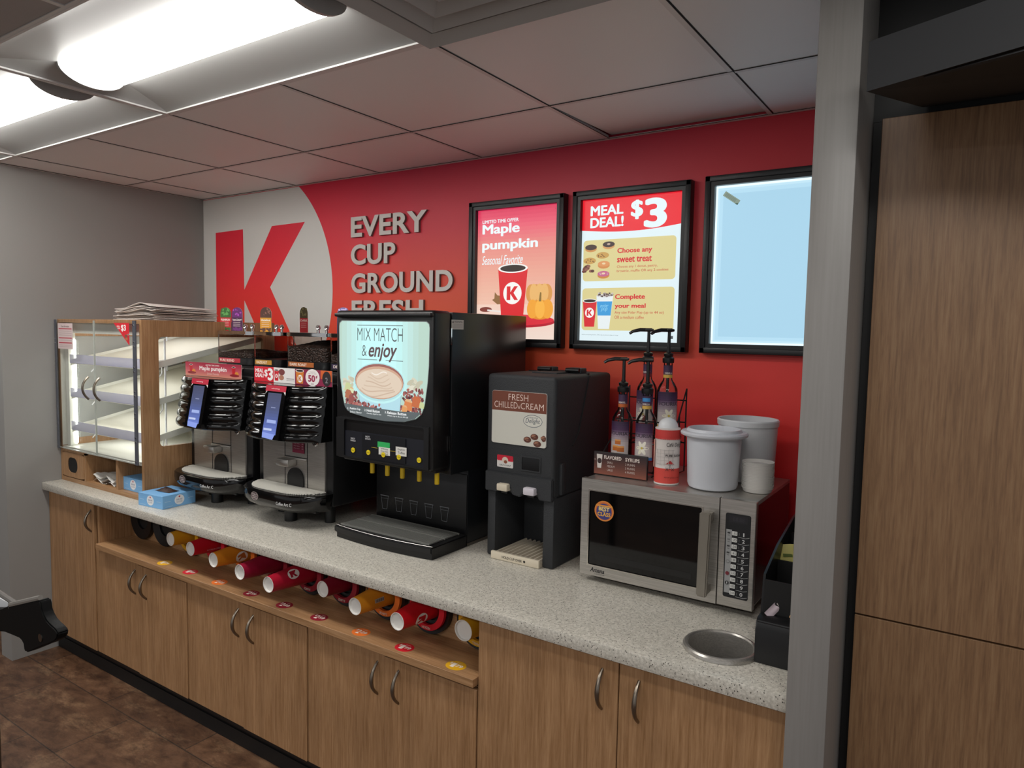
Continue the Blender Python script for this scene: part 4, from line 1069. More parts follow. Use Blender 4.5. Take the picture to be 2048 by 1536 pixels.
# ================================================================== lit hot drink dispenser
def mix_machine():
    x0, x1 = 1.888, 2.371
    r = thing('drink_dispenser', 'tall black hot drink dispenser with lit MIX MATCH and enjoy panel', 'drink dispenser', (2.13, -.35, CT))
    b = MB(); b.box(x0 + .01, x1, -.568, -.085, 1.165, 1.748, BLKMET, .003); b.box(1.905, x1 - .002, -.462, -.085, CT + .001, 1.166, BLKMET, .002)
    b.box(1.905, x1, -.465, -.1, CT + .0006, CT + .012, STEELD); b.build('cabinet', r)
    d = MB(); d.box(x0, x1 - .002, -.672, -.5685, 1.19, 1.752, BLACKM, .014, 3); d.box(x0 + .012, x1 - .01, -.64, -.56, 1.180, 1.20, BLACKM, .004)
    d.box(x0 + .004, x1 - .004, -.684, -.66, 1.728, 1.742, BLACKM, .005); do = d.build('door', r)
    # lit panel outline
    zt, zb = 1.712, 1.365
    L_ = [(1.912, 1.56), (1.916, 1.50), (1.930, 1.43), (1.939, 1.40), (1.955, 1.378), (1.985, 1.368), (2.07, 1.357), (2.15, 1.353), (2.24, 1.358), (2.295, 1.372), (2.320, 1.390), (2.334, 1.42), (2.347, 1.50), (2.352, 1.56), (2.354, 1.69), (2.351, 1.703), (2.340, 1.711), (1.925, 1.712), (1.913, 1.703), (1.911, 1.69)]
    a = front_art(0, -.673, 0, lit=1.0, step=.000012)
    rim = [((x - 2.132) * 1.012 + 2.132, (z - 1.535) * 1.012 + 1.535) for x, z in L_]
    a.lit = None; a.poly(rim, '8a9494'); a.lit = 1.0
    # background glow: tall light behind the cup, printed pale green to the sides
    a.poly(L_, 'b9d6c8')
    for i, (w_, c) in enumerate(((.19, 'bcdcd2'), (.165, 'c0e4de'), (.14, 'c2ece8'), (.115, 'c4f4f2'), (.085, 'c8fafa'))):
        a.poly([(2.115 - w_, 1.712), (2.115 - w_, 1.45), (2.115 + w_, 1.45), (2.115 + w_, 1.711)], c)
    D_ = '4a4c50'
    a.rect(2.005, 1.696, 2.232, 1.698, D_); a.text('MIX MATCH', 2.006, 1.640, 2.232, 1.688, D_, -.012)
    a.text('&', 2.03, 1.584, 2.054, 1.624, D_, -.012); a.text('enjoy', 2.064, 1.566, 2.205, 1.632, '5a4448', .03, .28); a.rect(2.008, 1.571, 2.108, 1.573, D_); a.rect(2.15, 1.571, 2.234, 1.573, D_)
    # beans, caramel and flowers
    for k in range(10):
        for sx, xx, zz in ((1, 2.29, 1.49), (-1, 1.966, 1.475)):
            a.ell(xx + random.uniform(-.022, .022), zz + random.uniform(-.015, .02), .018, .008, random.choice(('d6d2bc', 'c4c0a8', 'e0dcc8')), 14, rot=random.uniform(-.8, .8))
    for k in range(420):
        x = random.uniform(1.945, 2.328); z = random.uniform(1.39, 1.45 if x < 2.1 else 1.475)
        if 2.005 < x < 2.238 and z > 1.415: continue
        if x < 1.94 + (1.46 - z) * .0: continue
        if x > 2.33 - max(0, 1.42 - z) * .4 or x < 1.928 + max(0, 1.43 - z) * .3: continue
        a.ell(x, z, .0072, .0047, random.choice(('8a4a48', '6a3436', 'a8625a', '542a2c', '9a5854', '7a4044')), 9, rot=random.random() * 3)
    for x, z, s_, c in ((1.960, 1.462, .018, 'c8cf98'), (1.98, 1.452, .012, 'dbe0b4'), (1.962, 1.436, .018, 'b06a4c'), (1.978, 1.42, .016, '96504a'), (2.262, 1.415, .022, 'd9824a'), (2.30, 1.428, .022, 'c4683c'), (2.245, 1.402, .014, 'e09a5c'), (2.325, 1.42, .012, 'c8d098')):
        a.poly([(x - s_, z - s_ * .6), (x + s_ * .8, z - s_ * .8), (x + s_, z + s_ * .5), (x - s_ * .7, z + s_ * .8)], c); a.poly([(x - s_ * .7, z + s_ * .8), (x + s_, z + s_ * .5), (x + s_ * .6, z + s_ * 1.0), (x - s_ * .4, z + s_ * 1.15)], 'e0b080' if c[0] in 'de' else c)
    # cup
    a.poly([(2.012, 1.47), (2.232, 1.47), (2.222, 1.385), (2.03, 1.385)], 'b4dde8')
    for x, x2 in ((2.012, 2.03), (2.232, 2.222)): a.line(x, 1.47, x2, 1.385, .002, '90b8c2')
    for k in range(46): a.ell(random.uniform(1.975, 2.13), 1.400 + random.uniform(-.012, .010), .0078, .0052, random.choice(('a05a58', '7a4040', 'b87068')), 10, rot=random.random() * 3)
    a.ell(2.12, 1.488, .128, .074, 'c2f2f2'); a.ell(2.12, 1.492, .126, .070, 'b2dfe2'); a.ell(2.12, 1.494, .121, .064, '9c6058'); a.ell(2.12, 1.490, .119, .059, 'cfa68c'); a.ell(2.12, 1.487, .113, .053, 'e0cdb8')
    for i in range(7):
        t = i / 6; q = []
        for s_ in range(17):
            u = -1 + s_ / 8; q.append((2.112 + u * (.088 - .05 * t) + .01 * t, 1.462 + .062 * t - .022 * (1 - t) * (1 - u * u) + .006 * math.sin(u * 3 + i)))
        w_ = .0022
        a.poly([(x, z + w_) for x, z in q] + [(x, z - w_) for x, z in q[::-1]], random.choice(('cdb49e', 'f2e8dc', 'd4bea8')))
    # dark caption strip
    s_ = [(1.939, 1.403), (1.945, 1.390), (1.958, 1.377), (1.985, 1.368), (2.07, 1.357), (2.15, 1.353), (2.24, 1.358), (2.295, 1.372), (2.318, 1.389), (2.322, 1.397), (2.23, 1.393), (2.05, 1.398)]
    a.poly(s_, '5a6264')
    for x, n_, t1, t2, w_ in ((1.972, '1.', 'Position Cup', 'Select flavor', .055), (2.06, '2.', 'Hold Button', 'Careful, liquid is hot', .066), (2.163, '3.', 'Release Button', 'When cup is about 3/4 full', .092)):
        a.text(n_, x - .012, 1.381, x - .004, 1.389, 'f4f6f6', .03); a.text(t1, x, 1.380, x + w_, 1.390, 'f4f6f6', .035); a.text(t2, x, 1.370, x + w_ + .008, 1.377, 'e0e4e4', .02)
    a.build('lit_panel', do, label='glowing picture of a frothy coffee cup')
    # controls
    c = MB(); c.frame((1.90, 2.36, 1.198, 1.348), rrect(1.942, 2.338, 1.203, 1.343, .006, 2), 'xz', -.679, -.671, BLACKM); c.box(1.942, 2.338, -.674, -.670, 1.203, 1.30, NAVY); c.box(2.036, 2.252, -.677, -.674, 1.207, 1.297, mat('control_plate', '0d0e14', .3)); co = c.build('control_panel', do)
    for x in (1.990, 2.070, 2.146, 2.222, 2.317):
        q = MB(); q.cyl((x, -.6795, 1.229), .0095, .003, pr('e0c81e', .4), 'y', 20); qo = q.build('button', co, label='round yellow button'); t = front_art(x, -.6797, 1.229); t.text('PUSH', -.006, -.0015, .006, .0015, '6a5a10', .02); t.build('lettering', qo)
    a = front_art(0, -.6775, 0)
    for x, z, l1, l2 in ((1.977, 1.262, 'FRENCH', 'VANILLA'), (2.054, 1.276, 'HOT', 'CHOCOLATE')):
        a.text(l1, x, z + .008, x + .022, z + .014, 'd8d8da', .02); a.text(l2, x - .002, z, x + .026, z + .006, 'd8d8da', .02)
    a.rect(2.116, 1.254, 2.177, 1.275, '2fae5c')
    a.rect(2.122, 1.228, 2.178, 1.256, 'dcdad4'); a.rect(2.206, 1.234, 2.258, 1.266, 'dcdad4')
    for i, t in enumerate(('White', 'Chocolate', 'Caramel')): a.text(t, 2.132, 1.247 - i * .0085, 2.168, 1.2535 - i * .0085, '4a4a4a', .01)
    for i, t in enumerate(('English', 'Toffee')): a.text(t, 2.216, 1.252 - i * .011, 2.25, 1.2605 - i * .011, '4a4a4a', .01)
    a.rect(2.085, 1.249, 2.116, 1.2505, 'b8a030'); a.rect(2.178, 1.246, 2.206, 1.2475, 'b8a030'); a.build('flavour_labels', co)
    for i, x in enumerate((2.013, 2.092, 2.168, 2.251, 2.334)):
        q = MB(); z = 1.1325; q.cyl((x, -.6, z), .0088, 1.182 - z, mat('yellow_nozzle', 'd8b41a', .35), 'z', 16, .001); q.build('nozzle', r, label='yellow dispensing nozzle')
    q = MB(); q.box(1.905, 2.368, -.468, -.4625, .92, 1.15, BLACKM, .002); so = q.build('splash_plate', r)
    a = front_art(0, -.4686, 0); Gc = '6a6c70'
    for i in range(5):
        x = 1.952 + i * .078; z0, z1 = .958, 1.012
        a.line(x - .012, z0, x - .02, z1, .0016, Gc); a.line(x + .012, z0, x + .02, z1, .0016, Gc); a.line(x - .012, z0, x + .012, z0, .0016, Gc); a.line(x - .023, z1, x + .023, z1, .003, Gc); a.line(x - .018, z1 - .012, x + .018, z1 - .010, .0012, Gc)
    a.build('cup_symbols', so)
    t = MB(); N_ = 16
    fr = [(1.884 + .492 * i / N_, -.676 - .020 * (1 - (-1 + 2 * i / N_) ** 2)) for i in range(N_ + 1)]
    t.prism(fr + [(2.376, -.47), (1.884, -.47)], 'xy', .9, .925, BLACKM, .004); t.prism([(1.89 + .48 * i / N_, -.666 - .016 * (1 - (-1 + 2 * i / N_) ** 2)) for i in range(N_ + 1)] + [(2.37, -.47), (1.89, -.47)], 'xy', CT + .0006, .901, BLACKM)
    to = t.build('drip_tray', r)
    g = MB(); GR = mat('tray_grille', '8c8c87', .4, .4)
    g.box(1.905, 2.35, -.655, -.49, .9252, .9262, BLACKT)
    for i in range(58): x = 1.908 + .439 * i / 57; g.box(x - .0024, x + .0024, -.652, -.493, .9262, .931, GR)
    for y in (-.657, -.49, -.572): g.box(1.903, 2.352, y - .003, y + .003, .9255, .9315, GR)
    g.tube([(x + .004 * (1 if i < 8 else -1), y + .010, .9255) for i, (x, y) in enumerate(fr)], .0012, STEEL, 6)
    g.build('grille', to)
    a = Art((2.3716, -.575, 1.688), Y, Z); a.rect(0, 0, .07, .034, 'c8c6c2'); a.text('WARNING', .016, .023, .064, .031, '4a4a4a', .01); a.poly([(.004, .023), (.014, .023), (.009, .031)], '4a4a4a')
    for i in range(4): a.rect(.006, .018 - i * .0042, .064, .0192 - i * .0042, '9a9a98')
    a.build('warning_sticker', r)
    h = MB()
    for z0, z1 in ((1.633, 1.692), (1.252, 1.307)): h.box(2.3705, 2.373, -.577, -.572, z0, z1, CHROME)
    h.build('hinge', r)
mix_machine()

# ================================================================== cream dispenser
def cream():
    x0, x1, yf, yb, z0, z1 = 2.481, 2.762, -.505, -.085, CT + .0006, 1.536
    r = thing('cream_dispenser', 'charcoal cream dispenser reading FRESH CHILLED CREAM', 'cream dispenser', (2.62, -.3, CT))
    b = MB()
    b.box(x0, x1, yf, yb, 1.119, z1, CHAR, .014, 3)
    b.build('cabinet', r)
    lg = MB(); lg.box(x0, x0 + .036, yf + .012, -.20, z0, 1.122, CHAR, .008); lg.box(x1 - .044, x1, yf + .006, -.20, z0, 1.122, CHAR, .008); lg.box(x0 + .004, x1 - .004, -.30, yb, z0, 1.122, CHAR, .006); lg.build('pedestal', r)
    v = MB()
    pts = [(x0 + .002, 1.119), (2.535, 1.119), (2.545, 1.135), (2.592, 1.135), (2.598, 1.117), (2.632, 1.112), (2.648, 1.135), (2.700, 1.135), (2.708, 1.113), (x1 - .002, 1.113), (x1 - .002, 1.19), (x0 + .002, 1.19)]
    v.prism(pts, 'xz', yf - .007, yf + .03, CHAR, .003); v.build('valve_cover', r)
    a = MB(); a.box(2.62, 2.66, -.31, -.295, .93, 1.115, BLACKM, .004); a.build('cavity_rib', r)
    s = MB(); s.prism(rrect(2.507, 2.731, 1.293, 1.478, .008), 'xz', yf - .004, yf + .001, PAPERW); so = s.build('sign_panel', r)
    a = front_art(0, yf - .0043, 0); a.poly(rrect(2.5075, 2.7305, 1.2935, 1.4775, .0075), 'd0cec4'); a.poly([(2.5075, 1.409), (2.7305, 1.409), (2.7305, 1.470), (2.7285, 1.4755), (2.723, 1.4775), (2.515, 1.4775), (2.5095, 1.4755), (2.5075, 1.470)], '75402f')
    a.text('FRESH', 2.576, 1.447, 2.657, 1.469, 'ecd8cc', -.01); a.text('CHILLED', 2.517, 1.419, 2.614, 1.441, 'ecd8cc', -.01); a.text('&', 2.617, 1.420, 2.624, 1.430, 'ecd8cc', 0); a.text('CREAM', 2.627, 1.419, 2.720, 1.441, 'ecd8cc', -.01)
    a.ell(2.677, 1.381, .0385, .0215, '55606a'); a.ell(2.677, 1.381, .0365, .0197, 'd8d6cc'); a.text('INTERNATIONAL', 2.655, 1.3905, 2.699, 1.3955, '55606a', .01); a.text('Delight', 2.648, 1.369, 2.706, 1.390, '4a5560', .01, .2)
    for x, z in ((2.657, 1.316), (2.685, 1.328), (2.697, 1.305), (2.722, 1.325)):
        a.ell(x, z, .0155 if x < 2.72 else .009, .0105, '5e3428'); a.ell(x - .003, z + .002, .009, .006, '9a6a54'); a.line(x - .010, z - .003, x + .009, z + .003, .0022, '3c1e16')
    a.build('sign_print', so)
    a = front_art(0, yf - .001, 0); a.poly(rrect(2.530, 2.598, 1.208, 1.251, .004), 'd8d4d0'); a.poly(rrect(2.530, 2.598, 1.231, 1.251, .004), 'c41c34'); a.ell(2.564, 1.234, .013, .011, 'd8c8b8'); a.ell(2.566, 1.228, .007, .006, '8a5038'); a.text('HALF & HALF', 2.541, 1.213, 2.588, 1.219, '4a4a4a', .02); a.build('flavour_card', r, label='red and white HALF and HALF card')
    q = MB(); q.frame((2.631, 2.711, 1.206, 1.258), rrect(2.635, 2.707, 1.210, 1.254, .004, 3), 'xz', yf - .003, yf + .001, CHAR); q.box(2.634, 2.708, yf - .0012, yf + .001, 1.209, 1.255, BLACK); q.build('card_window', r)
    for xa, c in ((2.545, CREAMP), (2.655, mat('pale_lilac_plastic', 'd2ccd4', .4))):
        q = MB(); q.box(xa, xa + .045, yf - .026, yf + .006, 1.128, 1.154, c, .005); q.box(xa + .01, xa + .035, yf - .008, yf + .02, 1.118, 1.13, BLACKM); q.build('lever', r, label='pale push lever')
    t = MB(); ty0 = -.52
    t.box(2.519, 2.719, ty0, ty0 + .012, z0 + .0005, .906, CREAMP, .002); t.box(2.519, 2.717, ty0 + .01, -.31, z0 + .0005, .892, CREAMP)
    for i in range(10): x = 2.53 + .0195 * i; t.prism([(x, .892), (x + .013, .892), (x + .009, .905), (x + .004, .905)], 'xz', ty0 + .013, -.312, mat('tray_ribs', 'c0b5a4', .45))
    to = t.build('drip_tray', r, label='cream ribbed drip tray reading HOLD CUP OVER')
    a = front_art(2.519, ty0 - .0003, z0); a.text('HOLD CUP OVER', .048, .009, .132, .018, '3a3630', .03); a.ell(.142, .014, .0045, .0045, '3a3630'); a.build('lettering', to)
    q = MB(); q.tube([(x1 + .0002, -.268, z1 - .006), (x1 + .0002, -.34, 1.33), (x1 + .0002, -.38, 1.29)], .0035, BLACKT, 6)
    q.tube([(x0 + .02, -.262, z1 + .0002), (x1 - .004, -.262, z1 + .0002)], .0035, BLACKT, 6); q.build('seam', r)
    for xx in (2.545, 2.665):
        q = MB(); q.box(xx, xx + .065, -.27, -.225, z1 - .001, z1 + .02, CHAR, .005); q.tube([(xx + .005, -.275, z1 + .012), (xx + .06, -.275, z1 + .012)], .008, BLACKM, 10); q.build('lid_latch', r)
    q = MB(); q.box(2.575, 2.68, -.36, -.27, z1 - .002, z1 + .005, CHAR, .002); q.build('lid_plate', r)
    q = MB(); q.box(x1 - .004, x1 + .012, -.47, -.44, 1.13, 1.24, CHAR, .006); q.build('side_grip', r)
cream()

# ================================================================== microwave
MT = 1.2155
def microwave():
    x0, x1, yf = 2.877, 3.432, -.520; z0 = .9005
    r = thing('microwave', 'large stainless steel commercial microwave with a black window', 'microwave', (3.15, -.34, CT))
    b = MB(); b.box(x0 + .004, x1 - .003, -.497, -.10, z0 + .006, MT - .001, STEEL, .003); b.box(x1 - .0035, x1 - .002, -.49, -.11, z0 + .012, MT - .012, mat('glossy_side_panel', '141415', .14, .2)); b.build('cabinet', r)
    for x in (x0 + .035, x1 - .05):
        for y in (-.45, -.14): f = MB(); f.cyl((x, y, CT + .0006), .016, .03, BLACKM, n=16); f.build('foot', r)
    f = MB(); f.box(x0 + .02, x1 - .02, -.47, -.45, z0 - .004, z0 + .008, BLACKM); f.build('base_rail', r)
    win = rrect(2.907, 3.276, .936, 1.178, .004, 2)
    d = MB(); d.frame((x0, 3.3265, z0, MT), win, 'xz', yf, yf + .022, STEEL); do = d.build('door', r)
    w = MB(); w.box(2.905, 3.278, yf + .003, yf + .008, .934, 1.180, mat('microwave_glass', '050506', .06)); w.box(2.93, 3.25, yf + .0025, yf + .0031, .955, .975, mat('window_reflection', '101011', .2)); w.build('window', do)  # lighter strip on the glass paints in the counter's reflection
    w = MB(); w.frame((2.903, 3.280, .932, 1.182), win, 'xz', yf - .0015, yf + .003, mat('bright_trim', 'c8c4bc', .2, 1.0)); w.build('window_trim', do)
    h = MB(); h.prism([(3.284, 1.176), (3.317, 1.176), (3.312, .928), (3.282, .928)], 'xz', yf - .047, yf - .030, TAUPE, .004); h.box(3.286, 3.312, yf - .035, yf, 1.145, 1.172, TAUPE, .002); h.box(3.286, 3.310, yf - .035, yf, .932, .958, TAUPE, .002); h.build('handle', do)
    a = front_art(0, yf + .0022, 0); cx_, cz_ = 2.958, 1.117
    a.ell(cx_, cz_, .034, .033, 'd98436'); a.ell(cx_, cz_, .030, .029, 'c86a2c'); a.ell(cx_, cz_ - .002, .027, .026, '3a3a7a'); a.rect(cx_ - .029, cz_ + .014, cx_ + .029, cz_ + .019, 'e09a40')
    a.text('BEST', cx_ - .019, cz_ + .000, cx_ + .019, cz_ + .013, 'e8d080', .05); a.text('IN', cx_ - .004, cz_ - .004, cx_ + .004, cz_ - .001, 'e8c060', .03); a.text('CLASS', cx_ - .023, cz_ - .017, cx_ + .023, cz_ - .004, 'e8b040', .05); a.build('award_sticker', do, label='round orange BEST IN CLASS sticker')
    a = front_art(0, yf - .0003, 0); a.text('Amana', 2.915, .913, 2.966, .928, '1c1c1e', .04, .25); a.text('Commercial', 2.93, .9065, 2.966, .910, '3a3a3a', .01); a.build('maker_lettering', do)
    c = MB(); c.box(3.3285, x1, yf, yf + .022, z0, MT, STEEL, .002, 1); co = c.build('control_panel', r)
    a = front_art(0, yf - .0002, 0)
    a.poly(rrect(3.3465, 3.4185, .929, 1.176, .006), '101014'); a.poly(rrect(3.357, 3.409, 1.150, 1.170, .002), '1c1a20'); a.text('88:88', 3.368, 1.154, 3.4, 1.166, '2c2a30', .02)
    a.rect(3.3495, .942, 3.366, 1.128, 'a4a4a4')
    times = (':10', ':20', ':30', ':45', '1:00', '1:30', '2:00', '3:00', '4:00', '5:00')
    for i in range(10):
        z = 1.118 - i * .0193
        a.poly(rrect(3.3665, 3.3815, z - .0055, z + .0065, .0015, 2), 'dcdcd8'); a.text(times[i], 3.3685, z - .003, 3.380, z + .004, '4a4a4a', .01)
        a.text(str((i + 1) % 10), 3.3955 if i else 3.398, z - .005, 3.4035 if i else 3.4015, z + .0055, 'd4d4d4', .022); a.rect(3.387, z - .004, 3.3876, z + .004, '9a9a9a')
        a.line(3.384, z - .0085, 3.405, z - .0095, .0009, 'c8c8c8'); a.line(3.405, z - .0095, 3.416, z - .006, .0009, 'c8c8c8')
    for i, c_ in enumerate(('3a3a3c', '7a7a7a', '3a3a3c', '3a3a3c')): a.rect(3.354, 1.117 - i * .0193, 3.362, 1.121 - i * .0193, c_); a.rect(3.355, 1.111 - i * .0193, 3.361, 1.1125 - i * .0193, '6a6a6a')
    a.ell(3.358, 1.035, .005, .005, '6a6a6a'); a.ell(3.358, 1.035, .004, .004, 'a4a4a4'); a.ell(3.358, 1.0, .0055, .0055, '7a2a34'); a.ell(3.358, .972, .0055, .0055, '2c2c2e'); a.text('1', 3.357, .969, 3.359, .975, 'dcdcdc', .03)
    a.build('keypad', co, label='black keypad with white numbers')
microwave()

# ================================================================== syrups
def bottle(x, y, z, tilt, label, liquid, fl, art):
    r = thing('syrup_bottle', label, 'syrup bottle', (x, y, z), 'flavoured syrup pump bottles', tilt)
    R_ = .0345
    g = MB(); g.lathe([(.0, .001), (R_ - .004, .001), (R_, .006), (R_, .168), (R_ - .002, .180), (.024, .197), (.0165, .207), (.0145, .215), (.0145, .268), (.0155, .27)], (0, 0, 0), CLEAR, 'z', 64); g.build('glass', r, local=True)
    if liquid:
        lq = MB(); lq.lathe([(.0, .004), (R_ - .006, .004), (R_ - .003, .008), (R_ - .003, .110), (.0, .110)], (0, 0, 0), mat('syrup_' + liquid, liquid, .2), 'z', 24); lq.build('syrup', r, local=True)
    # label half wrap on the front-left
    fn = cyl_fn((0, 0, 0), lambda y_: R_ + .0004)
    a = Art(fn=fn, step=.00008); w0, w1 = -.052, .026
    cap = [(0, 'cfc6c2'), (.4, 'c4b8b8'), (.62, '8f7f8c'), (.78, '4a2f52'), (1, '34203e')]
    a.vgrad(w0, .050, w1, .170, cap, 16, 14)
    a.text('FOURIA', w0 + .008, .124, w1 - .004, .136, '2c2630', .012)
    xm = (w0 + w1) / 2 + .004
    if art == 'caramel':
        for dx, dz, s_ in ((-.012, .081, .011), (.008, .079, .012), (-.002, .102, .010)):
            a.rect(xm + dx - s_, dz - s_ * .8, xm + dx + s_, dz + s_ * .8, 'c06a28', 8, 1); a.rect(xm + dx - s_, dz + s_ * .35, xm + dx + s_, dz + s_ * .8, 'e09a50', 8, 1)
    else:
        for k in range(6): t = k * PI / 3; a.ell(xm + .010 * math.cos(t), 0.090 + .012 * math.sin(t), .013, .0055, random.choice(('ece6d0', 'f4f0e0')), 16, rot=t)
        a.ell(xm, .090, .004, .004, 'd0b850')
    if art == 'hazel':
        for k in range(8): a.ell(xm + random.uniform(-.016, .016), .074 + random.uniform(-.01, .01), .006, .005, random.choice(('6a3030', '8c4a3c')), 10)
    a.rect(w0, .050, w1, .060, fl if art != 'sugarfree' else '3a78b8', 14, 1)
    a.build('label', r, local=True)
    fn2 = cyl_fn((0, 0, 0), lambda y_: .0150)
    nk = Art(fn=fn2, step=.0002); nk.vgrad(-.046, .216, .046, .258, [(0, fl), (.28, fl), (.32, '4a2f52'), (1, '3a2444')], 8, 24); 
    nk.text({'caramel': 'CARAMEL', 'sugarfree': 'VANILLA', 'hazel': 'HAZELNUT', 'vanilla': 'VANILLA'}[art], -.018, .229, .010, .235, 'e8e0d8', .02)
    if art == 'sugarfree': nk.rect(-.018, .240, .012, .252, '3a8ac8', 14, 1)
    nk.build('neck_band', r, local=True)
    p = MB(); p.lathe([(.0, .266), (.0185, .266), (.0195, .270), (.0195, .282), (.014, .287), (.016, .291), (.016, .297), (.008, .301), (.008, .304), (.0, .304)], (0, 0, 0), BLACKM, 'z', 20)
    p.tube([(0, 0, .03), (0, 0, .30), (0, 0, .372)], [.0035, .006, .0052], BLACKM, 10); p.box(-.012, .016, -.009, .009, .371, .380, BLACKM, .003)
    p.tube([(.01, 0, .376), (-.03, 0, .376), (-.055, 0, .370), (-.066, 0, .362)], [.007, .007, .006, .005], BLACKM, 10, flat=.8); p.build('pump', r, local=True)
    return r
# rack
def rack():
    r = thing('syrup_rack', 'black wire two-tier syrup rack on top of the microwave', 'rack', (2.99, -.3, MT))
    w = MB(); k = .0026
    for x, yq in ((2.895, -.425), (3.105, -.372)):
        w.tube([(x, yq, MT + .003), (x, yq, MT + .06), (x, -.32, MT + .13), (x, -.21, MT + .285), (x, -.21, MT + .003), (x, yq, MT + .003)], k, BLACKM, 6)
        w.tube([(x, -.27, MT + .003), (x, -.27, MT + .2)], k, BLACKM, 6)
    for y, z in ((-.32, .003), (-.32, .10), (-.21, .10), (-.21, .245), (-.21, .17), (-.32, .13), (-.315, .175)):
        w.tube([(2.895, y, MT + z), (3.105, y, MT + z)], k, BLACKM, 6)
    for i in range(8): x = 2.91 + .026 * i; w.tube([(x, -.40, MT + .006), (x, -.32, MT + .006)], .0018, BLACKM, 6); w.tube([(x, -.32, MT + .1035), (x, -.21, MT + .1035)], .0018, BLACKM, 6)
    w.build('wire_frame', r)
    s = MB(); s.box(2.876, 3.068, -.440, -.432, MT + .001, MT + .078, BLACKM, .002); so = s.build('sign_holder', r)
    a = front_art(2.879, -.4404, MT + .003); w_, h = .186, .072
    a.vgrad(0, 0, w_, h, [(0, '8a4e3c'), (.5, '5a342c'), (1, '2c2024')], 12)
    Wc = 'e4d8d0'; a.text('FLAVORED', .036, .052, .098, .064, Wc, .035); a.text('SYRUPS', .112, .052, .162, .064, Wc, .035)
    for i, (t, n) in enumerate((('SMALL', '2 PUMPS'), ('MEDIUM', '3 PUMPS'), ('LARGE', '4 PUMPS'))): a.text(t, .048, .038 - i * .0125, .068 + .006 * (i == 1), .045 - i * .0125, 'cfc0b8', .0); a.text(n, .112, .038 - i * .0125, .146, .045 - i * .0125, 'cfc0b8', .0)
    a.poly([(.012, .02), (.026, .02), (.030, .066), (.009, .066)], 'd4ccc6'); a.ell(.0195, .044, .008, .009, '3c2c2c'); a.text('12', .001, .045, .005, .05, 'c8b8b0', .01)
    a.build('sign_print', so, label='brown FLAVORED SYRUPS sign')
rack()
bottle(2.945, -.372, MT + .0085, .35, 'caramel syrup pump bottle, front left in the wire rack', '3a1c10', 'c0622c', 'caramel')
bottle(3.031, -.372, MT + .0085, .30, 'sugar-free vanilla syrup bottle with a blue tag, front right in the rack', '', 'cfa850', 'sugarfree')
bottle(2.983, -.262, MT + .107, .30, 'hazelnut syrup pump bottle, back left on the upper tier', '', '8c2c34', 'hazel')
bottle(3.056, -.262, MT + .107, .85, 'vanilla syrup pump bottle, back right on the upper tier', '', 'cfa84a', 'vanilla')

def canister():
    x, y = 3.126, -.424; R_ = .0385; z = MT + .0004
    r = thing('sugar_canister', 'red and white round sugar canister with a white domed top', 'canister', (x, y, z))
    m = MB(); m.lathe([(0, 0), (R_, 0), (R_ + .0006, .002), (R_ + .0006, .004), (R_, .005), (R_, .172), (R_ + .0006, .173), (R_ + .0006, .176), (R_ - .004, .177), (0, .177)], (x, y, z), pr('d8d0cc'), 'z', 72); m.build('body', r)
    d = MB(); d.lathe([(.0, .0), (.031, .0)] + [(.031 * math.cos(PI / 2 * i / 8), .029 * math.sin(PI / 2 * i / 8) + .003) for i in range(9)], (x, y, z + .176), WHITEP, 'z', 32); d.build('domed_lid', r)
    fn = cyl_fn((x, y, z), lambda q: R_ + .0002); a = Art(fn=fn, step=.00008); w = PI * R_ * .98; RD = 'd4483e'
    a.rect(-w, .005, w, .052, RD, 40, 1); a.rect(-w, .147, w, .172, 'c93c38', 40, 1)
    for i in range(40): a.ell(-w + (i + .5) * 2 * w / 40, .147, w / 40, .005, 'c93c38', 12)
    a.rect(-.040, .052, -.030, .140, 'e0a090', 2, 1)
    a.text('Café Delight', .012, .118, .068, .134, '1c1a1a', .0, .2); a.text('PURE SUGAR', .010, .090, .062, .097, '1c1a1a', .03)
    for i in range(5): a.rect(-.018 + i * .012, .062, -.0165 + i * .012, .112, 'b4aeaa'); a.rect(-.02, .066 + i * .011, .035, .067 + i * .011, 'b4aeaa', 8, 1)
    a.poly([(.010, .066), (.036, .066), (.023, .078)], 'c03838'); a.rect(.0222, .05, .0238, .066, '4a3c3c')
    for i in (-1, 1): a.line(.023 + i * .004, .046, .023 + i * .012, .056, .0012, '3a2c2c'); a.line(.023 + i * .012, .046, .023 + i * .004, .056, .0012, '3a2c2c')
    a.text('NET WT 20 OZ (1.25 LB)', .008, .022, .052, .027, '5a1a1a', .01); a.build('printed_label', r)
canister()
def tub(x, y, h, rb, rt_, label, lip):
    r = thing('white_tub', label, 'tub', (x, y, MT + .0004), 'white plastic tubs on the microwave')
    z = MT + .0004; m = MB()
    pr_ = [(0, 0), (rb - .012, 0), (rb - .004, .004), (rb, .014), (rt_, h - .012)]
    if lip: pr_ += [(rt_ + .002, h - .02), (rt_ + .018, h - .012), (rt_ + .0195, h - .006), (rt_ + .015, h - .001), (rt_ + .002, h), (rt_ - .003, h + .008), (rt_ - .007, h + .008), (rt_ - .010, h - .004)]
    else: pr_ += [(rt_ + .003, h - .02), (rt_ + .004, h - .004), (rt_ + .001, h), (rt_ - .003, h - .001)]
    pr_ += [(rb - .006, .02), (0, .014)]
    m.lathe(pr_, (x, y, z), TUBW if lip else WHITEP, 'z', 48); m.build('bucket', r)
    return r
tub(3.264, -.396, .176, .0755, .0815, 'white plastic tub with a wide rim, beside the sugar canister', True)
tub(3.312, -.202, .200, .086, .093, 'taller white tub behind the wide-rimmed tub', False)
